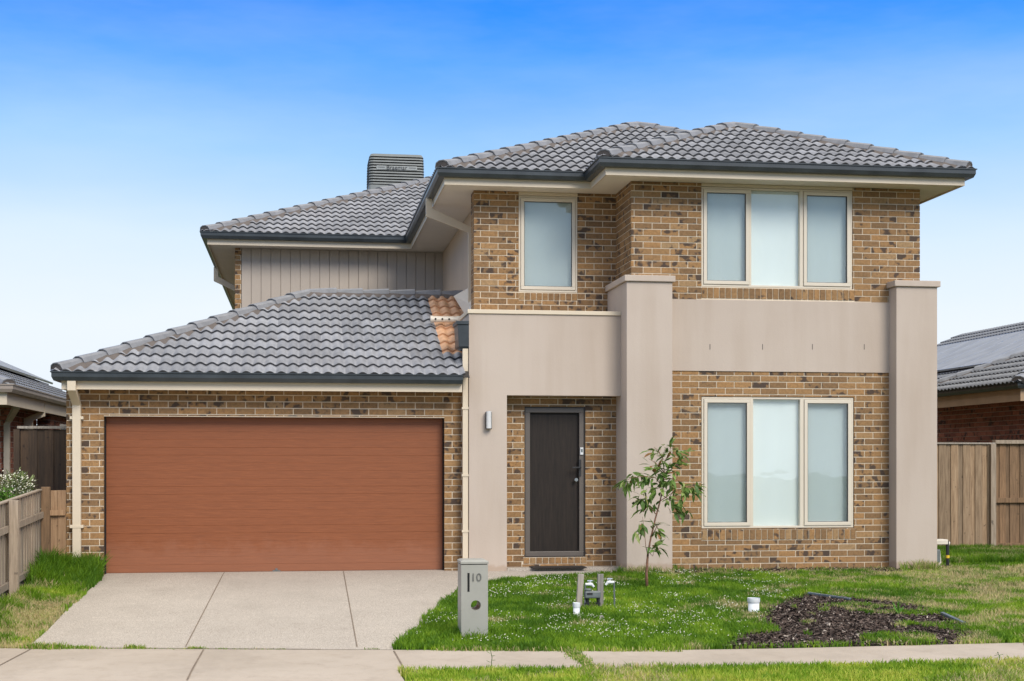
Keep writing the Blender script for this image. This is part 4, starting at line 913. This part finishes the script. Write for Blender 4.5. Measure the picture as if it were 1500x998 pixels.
def lawnmask(x,y):
    m=inpoly(x+rng.normal(0,.06,len(x)),y+rng.normal(0,.06,len(x)),MUL); t=fbm(x,y,1.3)
    thin=(rng.random(len(x))<np.clip(1.25-1.1*np.clip((dry_l(x,y)-.35)*2,0,1),.25,1))
    inb=m&(fbm(x+7,y+3,1.8)<.66)
    strip_=(y>18.60-.12*fbm(x,y,2))&(x>4.95)&(x<8.6)&(rng.random(len(x))<.8)
    return (~inb)&thin&(~strip_)
def dry_l(x,y):
    a=(fbm(x,y,.8)-.5)*1.0+(fbm(x+31,y,2.6)-.5)*2.2+.02
    a=a+np.clip((x-5.2)/3.2,0,1)*.36+np.clip((y-17.9)/1.0,0,1)*.12*np.clip((x-4.4),0,1)-np.clip((5.0-x)/2,0,.3)*1.3
    lush=((x>9)&(y>19.0)); a=np.where(lush,a-.55,a)
    nearp=np.clip(1-(y-sB(x))/.35,0,1)*.12
    return np.clip(a+nearp,0,1)
def h_l(x,y):
    h=.035+.04*fbm(x+5,y+9,2.0)
    h=h+.07*np.exp(-(((x-lx)/.22)**2+((y-ly)/.22)**2)); h=h+.05*((y>18.6)&(x<5.1)&(x>4.2)); h=h+.06*((x>8.7)&(y>19.2)); h=h+.10*((x>8.15)&(x<8.75)&(y>18.5)&(y<18.75))*(fbm(x,y,4)>.45)
    h=h+.03*np.exp(-(((x-wx_)/.5)**2+((y-wy_)/.4)**2))
    return h*(1-.35*dry_l(x,y))
dry_left=lambda x,y: np.clip((fbm(x,y,2.2)-.52)*4.0+np.clip((17.3-y)/2,0,1)*.9-1.2*(y>17.9),0,1)
h_left=lambda x,y: (.03+.10*fbm(x,y,3)**1.5+.17*np.clip((y-17.6)/1.2,0,1)+.10*np.clip((-2.85-x)/.4,0,1))*(1-.6*dry_left(x,y))
dry_v=lambda x,y: np.clip(fbm(x,y,1.5)*1.0-.38,0,.75)
h_v=lambda x,y: .03+.035*fbm(x,y,3)
sets=[blades(6200,LAWN,h_l,dry_l,lambda x,y: lawnmask(x,y)&(x<11.8)),blades(6500,LEFT,h_left,dry_left),blades(5200,[p for p in VERGE],h_v,dry_v,lambda x,y:(y>10.3)&(x<8.5))]
# sparser, wider blades out of frame
sets.append(blades(700,VERGE,h_v,dry_v,lambda x,y:(y<=10.3)|(x>=8.5))); sets.append(blades(700,VL,h_v,dry_v)); sets.append(blades(900,NLW,h_v,dry_v))
x=np.concatenate([s_[0] for s_ in sets]); y=np.concatenate([s_[1] for s_ in sets]); h=np.concatenate([s_[2] for s_ in sets]); dr=np.concatenate([s_[3] for s_ in sets])
# grass in the widened joint of the footpath + along edges
def line_tufts(p,q,n,sp,hh_):
    t=rng.random(n); X=p[0]+(q[0]-p[0])*t+rng.normal(0,sp,n); Y=p[1]+(q[1]-p[1])*t+rng.normal(0,sp,n); return X,Y,np.full(n,hh_)*rng.uniform(.6,1.2,n),rng.random(n)*.4
ex=[line_tufts(G(833,955),G(850,968),900,.035,.03),line_tufts(G(850,968),G(866,981),700,.03,.03),line_tufts(G(60,951),G(140,952),500,.03,.035),line_tufts(G(140,952),G(420,953),400,.015,.018),line_tufts(G(168,837),G(222,837),900,.03,.09),line_tufts(G(40,951),G(90,952),700,.035,.05),line_tufts(G(535,953),G(556,953),60,.01,.02),line_tufts(G(640,955),G(1000,956),900,.02,.045),line_tufts(G(185,951.5),G(215,952),200,.015,.04),line_tufts(G(275,952),G(300,952),120,.01,.03)]
x=np.concatenate([x]+[e[0] for e in ex]); y=np.concatenate([y]+[e[1] for e in ex]); h=np.concatenate([h]+[e[2] for e in ex]); dr=np.concatenate([dr]+[e[3] for e in ex])
n=len(x); print('blades',n)
ang=rng.uniform(0,2*np.pi,n); hh2=h*rng.uniform(.55,1.35,n); w=rng.uniform(.0025,.0055,n)*(1+h*3); lean=rng.uniform(.1,.8,n)*hh2; la=rng.uniform(0,2*np.pi,n)
z=gz(x,y)+.004
cx_=np.cos(ang)*w; cy_=np.sin(ang)*w; lxv=np.cos(la)*lean; lyv=np.sin(la)*lean
V=np.empty((n,5,3)); V[:,0]=np.stack([x-cx_,y-cy_,z-.03],1); V[:,1]=np.stack([x+cx_,y+cy_,z-.03],1); V[:,2]=np.stack([x+cx_*.8+lxv*.35,y+cy_*.8+lyv*.35,z+hh2*.6],1); V[:,3]=np.stack([x-cx_*.8+lxv*.35,y-cy_*.8+lyv*.35,z+hh2*.6],1); V[:,4]=np.stack([x+lxv,y+lyv,z+hh2],1)
b5=np.arange(n)[:,None]*5
T=np.concatenate([b5+np.array([[0,1,2]]),b5+np.array([[0,2,3]]),b5+np.array([[3,2,4]])],0)
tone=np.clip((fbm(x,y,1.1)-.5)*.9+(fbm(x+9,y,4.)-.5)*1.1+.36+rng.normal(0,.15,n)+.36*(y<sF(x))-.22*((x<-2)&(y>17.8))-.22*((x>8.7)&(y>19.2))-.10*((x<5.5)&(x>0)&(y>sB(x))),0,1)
drm=(rng.random(n)<np.clip(dr*1.25,0,.85))*rng.uniform(.5,1,n)
drm=np.maximum(drm,np.clip(dr*.25,0,.3))
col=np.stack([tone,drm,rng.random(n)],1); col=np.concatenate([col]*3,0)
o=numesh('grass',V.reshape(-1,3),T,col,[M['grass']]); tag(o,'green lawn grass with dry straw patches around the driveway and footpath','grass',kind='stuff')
# clover flowers and leaves
n=9000; x=rng.uniform(.6,6.2,n); y=rng.uniform(13.2,18.7,n); k=inpoly(x,y,LAWN)&(~mulchf(x,y))&(fbm(x,y,2.6)>.53)&(rng.random(n)<np.clip(1.2-.25*np.maximum(0,x-4),.2,1)); x,y=x[k],y[k]; n=len(x)
r=rng.uniform(.004,.009,n); z=gz(x,y)+rng.uniform(.035,.07,n); O8=np.array([[1,0,0],[0,1,0],[-1,0,0],[0,-1,0],[0,0,.8],[0,0,-.8]]); V=np.stack([x,y,z],1)[:,None,:]+r[:,None,None]*O8[None]
fo=np.array([[0,1,4],[1,2,4],[2,3,4],[3,0,4],[1,0,5],[2,1,5],[3,2,5],[0,3,5]]); T=(np.arange(n)[:,None,None]*6+fo[None]).reshape(-1,3)
o=numesh('clover_flowers',V.reshape(-1,3),T,np.ones((len(T),3)),[M['petal']]); tag(o,'tiny white clover flowers scattered through the lawn','flowers',kind='stuff')
# mulch bed
drape('mulch_bed',MUL,.006,M['mulchbase'])
n=30000; xs_=[p[0] for p in MUL]; ys_=[p[1] for p in MUL]; x=rng.uniform(min(xs_)-.1,max(xs_)+.1,n); y=rng.uniform(min(ys_),max(ys_)+.1,n); jx=x+rng.normal(0,.04,n); jy=y+rng.normal(0,.04,n); k=mulchf(jx,jy)&(y>sB(x)+.01); x,y=x[k],y[k]
n2=2600; x2=rng.uniform(4.98,8.7,n2); y2=rng.uniform(18.45,18.97,n2); x=np.concatenate([x,x2]); y=np.concatenate([y,y2]); n=len(x)
l=rng.uniform(.012,.038,n)*.8; w=rng.uniform(.004,.010,n); a=rng.uniform(0,np.pi,n); tl=rng.normal(0,.35,n); tr=rng.normal(0,.6,n)
d=np.stack([np.cos(a)*np.cos(tl),np.sin(a)*np.cos(tl),np.sin(tl)],1)*l[:,None]; s_=np.stack([-np.sin(a)*np.cos(tr),np.cos(a)*np.cos(tr),np.sin(tr)],1)*w[:,None]
c=np.stack([x,y,gz(x,y)+.012+rng.uniform(0,.022,n)],1); V=np.stack([c-d-s_,c+d-s_,c+d+s_,c-d+s_],1); T=(np.arange(n)[:,None]*4+np.array([[0,1,2,3]]))
o=numesh('mulch_chips',V.reshape(-1,3),T,np.stack([rng.random(n)**1.25,rng.random(n),rng.random(n)],1),[M['chip']]); tag(o,'dark brown bark mulch chips in the garden bed','mulch',kind='stuff')
# edging strips
def edg(p,q,lab):
    A=G(*p);B=G(*q); mb=MB(); a=Vector((*A,gzf(*A)+.05)); b_=Vector((*B,gzf(*B)+.035)); d=b_-a; nn=Vector((d.y,-d.x,0)).normalized()
    mb.obox((a+b_)/2,d/2,nn*.02,(0,0,.012)); o=mb.build('edging_strip',M['edging'],bevel=.003); tag(o,lab,'garden edging','loose metal edging strips')
edg((1184,875),(1246,882),'loose blue grey edging strip along the back of the mulch bed'); edg((1380,905),(1412,918),'short loose edging strip at the right end of the mulch bed')

def leaf(mb,p,d,up,L_,w,col,mi=0,droop=.2):
    p=Vector(p); d=Vector(d).normalized(); s=d.cross(up).normalized() if d.cross(up).length>.01 else Vector((1,0,0)); u=s.cross(d)
    m1=p+d*L_*.35-u*droop*L_*.05; m2=p+d*L_*.7-u*droop*L_*.25; e=p+d*L_-u*droop*L_*.6
    mb.mesh([p,m1+s*w/2,m2+s*w*.38,e,m2-s*w*.38,m1-s*w/2,m1+u*-.003,m2+u*-.003],[(0,1,6),(0,6,5),(1,2,7,6),(6,7,4,5),(2,3,7),(7,3,4)],col,mi)
# sapling
sxp,syp=G(948,864); sz=gzf(sxp,syp)
SAP=empty('sapling_tree',(sxp,syp,sz),'slender young gum tree sapling with drooping green leaves in the front lawn','tree')
def S(px,py,dy=0): X,Z=at(px,py,syp+dy); return Vector((X,syp+dy,Z))
tr=MB(); main=[(948,866,0),(947,840,0),(949,812,.01),(953,790,.02),(960,760,.03),(966,738,.02),(972,712,0),(973,690,-.02),(970,670,-.02),(975,655,0)]
tr.tube([S(*q) for q in main],[.020,.017,.013,.011,.010,.009,.008,.006,.004,.002],9)
brs=[[(949,815,0),(946,800,-.03),(944,780,-.05),(941,757,-.06)],[(972,715,0),(960,700,-.05),(945,698,-.08),(925,700,-.1),(915,706,-.1)],[(966,735,0),(985,722,.05),(1000,716,.08),(1015,712,.1)],[(962,755,0),(950,740,.05),(938,730,.08)],[(969,725,0),(985,735,-.08),(993,745,-.1)],[(973,695,0),(985,680,.05),(994,668,.08)],[(973,692,0),(960,678,-.05),(950,672,-.08)],[(971,672,0),(964,660,.03),(958,655,.05)],[(950,808,0),(956,815,-.04),(960,800,-.06)],[(958,765,0),(964,775,.06),(968,782,.06)],[(955,785,0),(962,772,-.05),(968,765,-.07)],[(973,700,0),(990,702,-.06),(1003,708,-.1)],[(972,712,0),(962,716,.09),(950,714,.12)],[(972,680,0),(980,664,-.06),(983,655,-.08)]]
for br in brs: tr.tube([S(*q) for q in br],[.006]+[.004]*(len(br)-2)+[.0018],6)
tr.build('trunk',M['bark'],SAP,smooth=True)
cr=MB()
def clump(px,py,dy,n,spread,dirbias,Lr=(.09,.17)):
    for _ in range(int(n*1.7)):
        b0=S(px+random.gauss(0,spread),py+random.gauss(0,spread*.8),dy+random.gauss(0,.05)); d=Vector((random.gauss(dirbias[0],.6),random.gauss(-.1,.7),random.gauss(dirbias[1],.45)))
        leaf(cr,b0,d,Vector((random.gauss(0,.4),random.gauss(0,.4),1)),random.uniform(*Lr),random.uniform(.032,.058),(random.random()**1.2*.93 if random.random()>.07 else 1,0,0),droop=random.uniform(.1,.9))
for a in [(918,706,-.1,14,5,(-.6,-.7)),(928,700,-.09,7,4,(-.3,-.5)),(942,700,-.05,8,5,(-.2,-.5)),(938,729,.08,13,6,(-.6,-.5)),(950,735,.05,12,7,(-.1,-.4)),(955,715,0,13,9,(-.2,-.1)),(968,705,0,16,9,(0,.1)),(975,690,0,14,8,(.1,.3)),(962,690,-.03,12,8,(-.3,.2)),(973,668,0,13,6,(.1,.4)),(982,655,-.06,5,4,(.1,.7)),(995,668,.06,10,6,(.6,-.1)),(990,680,.04,7,5,(.4,0)),(1005,714,.08,18,7,(.6,-.4)),(1016,714,.1,12,5,(.7,-.3)),(992,742,-.1,15,7,(.3,-.6)),(985,732,-.05,9,6,(.3,-.3)),(985,706,-.05,12,6,(.2,-.5)),(958,660,.03,5,3,(-.5,.2)),(966,778,.06,9,5,(.4,-.4)),(959,770,0,5,4,(.2,0)),(957,805,-.04,9,4,(.3,.3)),(962,800,-.05,5,4,(.4,-.2)),(940,768,-.06,5,3,(-.2,-1)),(932,778,-.06,3,3,(-.1,-1))]: clump(*a)
cr.build('crown',M['leaf'],SAP)
# shrubs behind the left fence
def shrub(name,cxx,cyy,r,h0,h1,n,mat,lab,flowers=0,Ls=(.05,.10),cat='shrub',mats=None):
    T=empty(name,(cxx,cyy,0),lab,cat); st=MB(); lf=MB(); fl=MB()
    for i in range(n):
        a=random.uniform(0,2*math.pi); q=r*math.sqrt(random.random()); b0=Vector((cxx+math.cos(a)*q*.4,cyy+math.sin(a)*q*.4,h0*.3)); H=h0+(h1-h0)*random.random()*(1-.3*q/r)
        tip=Vector((cxx+math.cos(a)*q,cyy+math.sin(a)*q,H)); midp=(b0+tip)/2+Vector((0,0,.1)); st.tube([b0,midp,tip],[.004,.003,.0012],4,cap=False)
        for k in range(20):
            t=random.uniform(.35,.97); p=b0.lerp(midp,t*2) if t<.5 else midp.lerp(tip,t*2-1); leaf(lf,p,(random.gauss(0,1),random.gauss(0,1),random.gauss(.4,.6)),Vector((0,0,1)),random.uniform(*Ls),random.uniform(*Ls)*.3,(random.random(),0,0))
        for k in range(flowers):
            p=midp.lerp(tip,random.uniform(.35,1.0))+Vector((random.gauss(0,.015),random.gauss(0,.015),random.gauss(0,.01))); s=random.uniform(.005,.009); fl.obox(p,(s,0,s*.3),(0,s,0),(0,s*.2,s*.7))
    st.build('stems',M['shrubleaf'] if 0 else simple(name+'_stem',(.14,.12,.05),.8),T); lf.build('foliage',mat,T,recalc=False)
    if flowers: fl.build('blossom',M['petal'],T)
shrub('flowering_shrub',-3.60,18.95,.26,.8,1.52,190,M['shrubleaf'],'airy shrub with white flower spikes behind the low fence',5)
shrub('flowering_shrub',-3.80,20.1,.36,.7,1.50,150,M['shrubleaf'],'farther white flowered shrub in front of the dark side gate',5)
for o_ in C.objects:
    if o_.name.startswith('flowering_shrub'): o_['group']='white flowered shrubs behind the low fence'
shrub('green_bush',-3.50,18.1,.17,.8,1.27,120,M['bushleaf'],'bright green leafy bush against the low fence at far left',0,(.05,.09),'bush')
# seedling in mulch, weeds
def plant(name,px,py,h,n,lab,mat,cat='plant',grp=None,sp=.5,Lw=.02):
    X,Y=G(px,py); z0=gzf(X,Y); lf=MB()
    for i in range(n):
        leaf(lf,(X,Y,z0+random.uniform(0,h*.35)),(random.gauss(0,sp),random.gauss(0,sp),1),Vector((random.gauss(0,1),random.gauss(0,1),.2)),h*random.uniform(.5,1),Lw,(random.uniform(.4,1)*.9,0,0),droop=.5)
    o=lf.build(name,mat,recalc=False); tag(o,lab,cat,grp); return o
plant('seedling',1316,903,.16,7,'small yellow green seedling in the mulch bed',M['bushleaf'],Lw=.022,sp=.35)
def weed(px,py,h,lab):
    X,Y=G(px,py); z0=gzf(X,Y)+.01; T=empty('tall_weed',(X,Y,z0),lab,'weed','weeds at the footpath edge'); mb=MB(); mb.tube([(X,Y,z0),(X+.01,Y,z0+h*.5),(X-.012,Y,z0+h)],[.0035,.003,.002],6,cap=False); mb.build('stem',M['bushleaf'],T)
    lf=MB()
    for i in range(7): leaf(lf,(X,Y,z0+h*random.uniform(.3,1)),(random.choice((-1,1)),random.gauss(0,.5),random.gauss(.3,.3)),Vector((0,0,1)),.045,.012,(random.random(),0,0))
    lf.build('leaves',M['bushleaf'],T,recalc=False)
weed(719,984,.21,'thin tall weed at the front edge of the footpath below the letterbox'); weed(919,982,.05,'short weed at the front edge of the footpath below the sapling'); weed(1463,971,.08,'small weed at the right end of the footpath')
def tuft(name,X,Y,r,h,n,lab,grp=None,dry=.0):
    lf=MB(); z0=gzf(X,Y)
    for i in range(n):
        a=random.uniform(0,2*math.pi); q=r*random.random(); leaf(lf,(X+math.cos(a)*q,Y+math.sin(a)*q,z0),(math.cos(a)*q/r*.9,math.sin(a)*q/r*.9,1),Vector((random.gauss(0,1),random.gauss(0,1),.1)),h*random.uniform(.5,1.1),.007,(random.random()*.7,dry*(random.random()<.5),0),droop=.8)
    o=lf.build(name,M['grass'],recalc=False); tag(o,lab,'grass tuft',grp)
tuft('grass_tuft',*G(1352,836),.22,.17,260,'dry mixed grass tuft at the foot of the right pillar',dry=.7)
tuft('grass_tuft',*G(1070,833),.08,.13,90,'small dark weed tuft against the brick wall under the lower window')
tuft('grass_tuft',*G(695,934),.17,.12,260,'long grass tuft around the base of the letterbox')
tuft('grass_tuft',*G(108,822),.22,.27,420,'long green grass tuft at the foot of the garage downpipe')
for o_ in C.objects:
    if o_.name.startswith('grass_tuft'): o_['group']='long grass tufts at the foot of upright things'

# ------------------------------------------------------------------ sky, sun, camera
w=bpy.data.worlds.new('World'); scene.world=w; w.use_nodes=True; nt=w.node_tree; nt.nodes.clear()
out=N(nt,'ShaderNodeOutputWorld'); bg=N(nt,'ShaderNodeBackground'); tc=N(nt,'ShaderNodeTexCoord'); sep=N(nt,'ShaderNodeSeparateXYZ'); L(nt,tc.outputs['Generated'],sep.inputs[0])
mp=N(nt,'ShaderNodeMapping'); mp.inputs['Scale'].default_value=(1,1,4); L(nt,tc.outputs['Generated'],mp.inputs[0])
cl_=noise(nt,mp.outputs[0],1.6,5,.5); ma=N(nt,'ShaderNodeMath',operation='MULTIPLY_ADD'); L(nt,cl_,ma.inputs[0]); ma.inputs[1].default_value=-.10; L(nt,sep.outputs[2],ma.inputs[2]); m2=N(nt,'ShaderNodeMath',operation='ADD'); L(nt,ma.outputs[0],m2.inputs[0]); m2.inputs[1].default_value=.05
def s2l(*c): return tuple(((v/255+.055)/1.055)**2.4 if v>10 else v/255/12.92 for v in c)
sky=ramp(nt,m2.outputs[0],[(0,s2l(232,240,248)),(.085,s2l(236,245,254)),(.135,s2l(216,236,255)),(.20,s2l(165,210,255)),(.265,s2l(92,168,255)),(.31,s2l(42,142,250)),(.42,s2l(90,150,235)),(.60,s2l(222,228,236)),(1,s2l(250,250,250))])
nis=N(nt,'ShaderNodeTexSky',sky_type='NISHITA'); nis.sun_disc=False; SE,SA=math.radians(36),math.radians(200)
nis.sun_elevation=SE; nis.sun_rotation=SA
sc=N(nt,'ShaderNodeVectorMath',operation='SCALE'); L(nt,nis.outputs[0],sc.inputs[0]); sc.inputs['Scale'].default_value=.10
f=ramp(nt,sep.outputs[2],[(.32,(0,0,0)),(.6,(.2,.2,.2))])
mp2=N(nt,'ShaderNodeMapping'); mp2.inputs['Scale'].default_value=(1.2,1.2,5); mp2.inputs['Rotation'].default_value=(0,.5,0); L(nt,tc.outputs['Generated'],mp2.inputs[0]); wisp=ramp(nt,noise(nt,mp2.outputs[0],2.2,6,.6),[(.48,(0,0,0)),(.80,(.16,.16,.16))]); sky=mix(nt,wisp,sky,(.92,.95,1.0))
f2=ramp(nt,sep.outputs[2],[(.36,(0,0,0)),(.62,(1,1,1))]); up_=mix(nt,1,f2,(1.0,.92,.80),'MULTIPLY'); sv=N(nt,'ShaderNodeVectorMath',operation='SCALE'); L(nt,up_,sv.inputs[0]); sv.inputs['Scale'].default_value=.62  # warm white dome added above the view as unseen fill light
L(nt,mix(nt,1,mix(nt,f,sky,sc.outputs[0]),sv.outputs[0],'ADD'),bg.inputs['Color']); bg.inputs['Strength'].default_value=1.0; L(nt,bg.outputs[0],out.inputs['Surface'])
sd=bpy.data.lights.new('sun','SUN'); sd.energy=2.7; sd.angle=math.radians(28); sd.color=(1,.94,.85); so=bpy.data.objects.new('sun',sd); C.objects.link(so)
# sun behind the camera, to the right
dirv=Vector((math.sin(SA)*math.cos(SE)*-1*-1, math.cos(SA)*math.cos(SE), math.sin(SE)))   # towards the sun
dirv=Vector((.38*math.cos(SE),-.92*math.cos(SE),math.sin(SE))); so.rotation_euler=dirv.to_track_quat('Z','Y').to_euler()
nis.sun_rotation=math.atan2(dirv.x,dirv.y)
cam=bpy.data.cameras.new('camera'); cam.sensor_width=36; cam.lens=F/1500*36; cam.shift_y=(HY-499)/1500; cam.clip_end=2000; cam.clip_start=.1
co=bpy.data.objects.new('camera',cam); C.objects.link(co); co.location=(0,0,CH); co.rotation_euler=(math.radians(90),0,-TH); scene.camera=co
scene.view_settings.view_transform='Standard'; scene.view_settings.look='None'; scene.view_settings.exposure=.06; scene.view_settings.gamma=1
scene.render.engine='CYCLES'
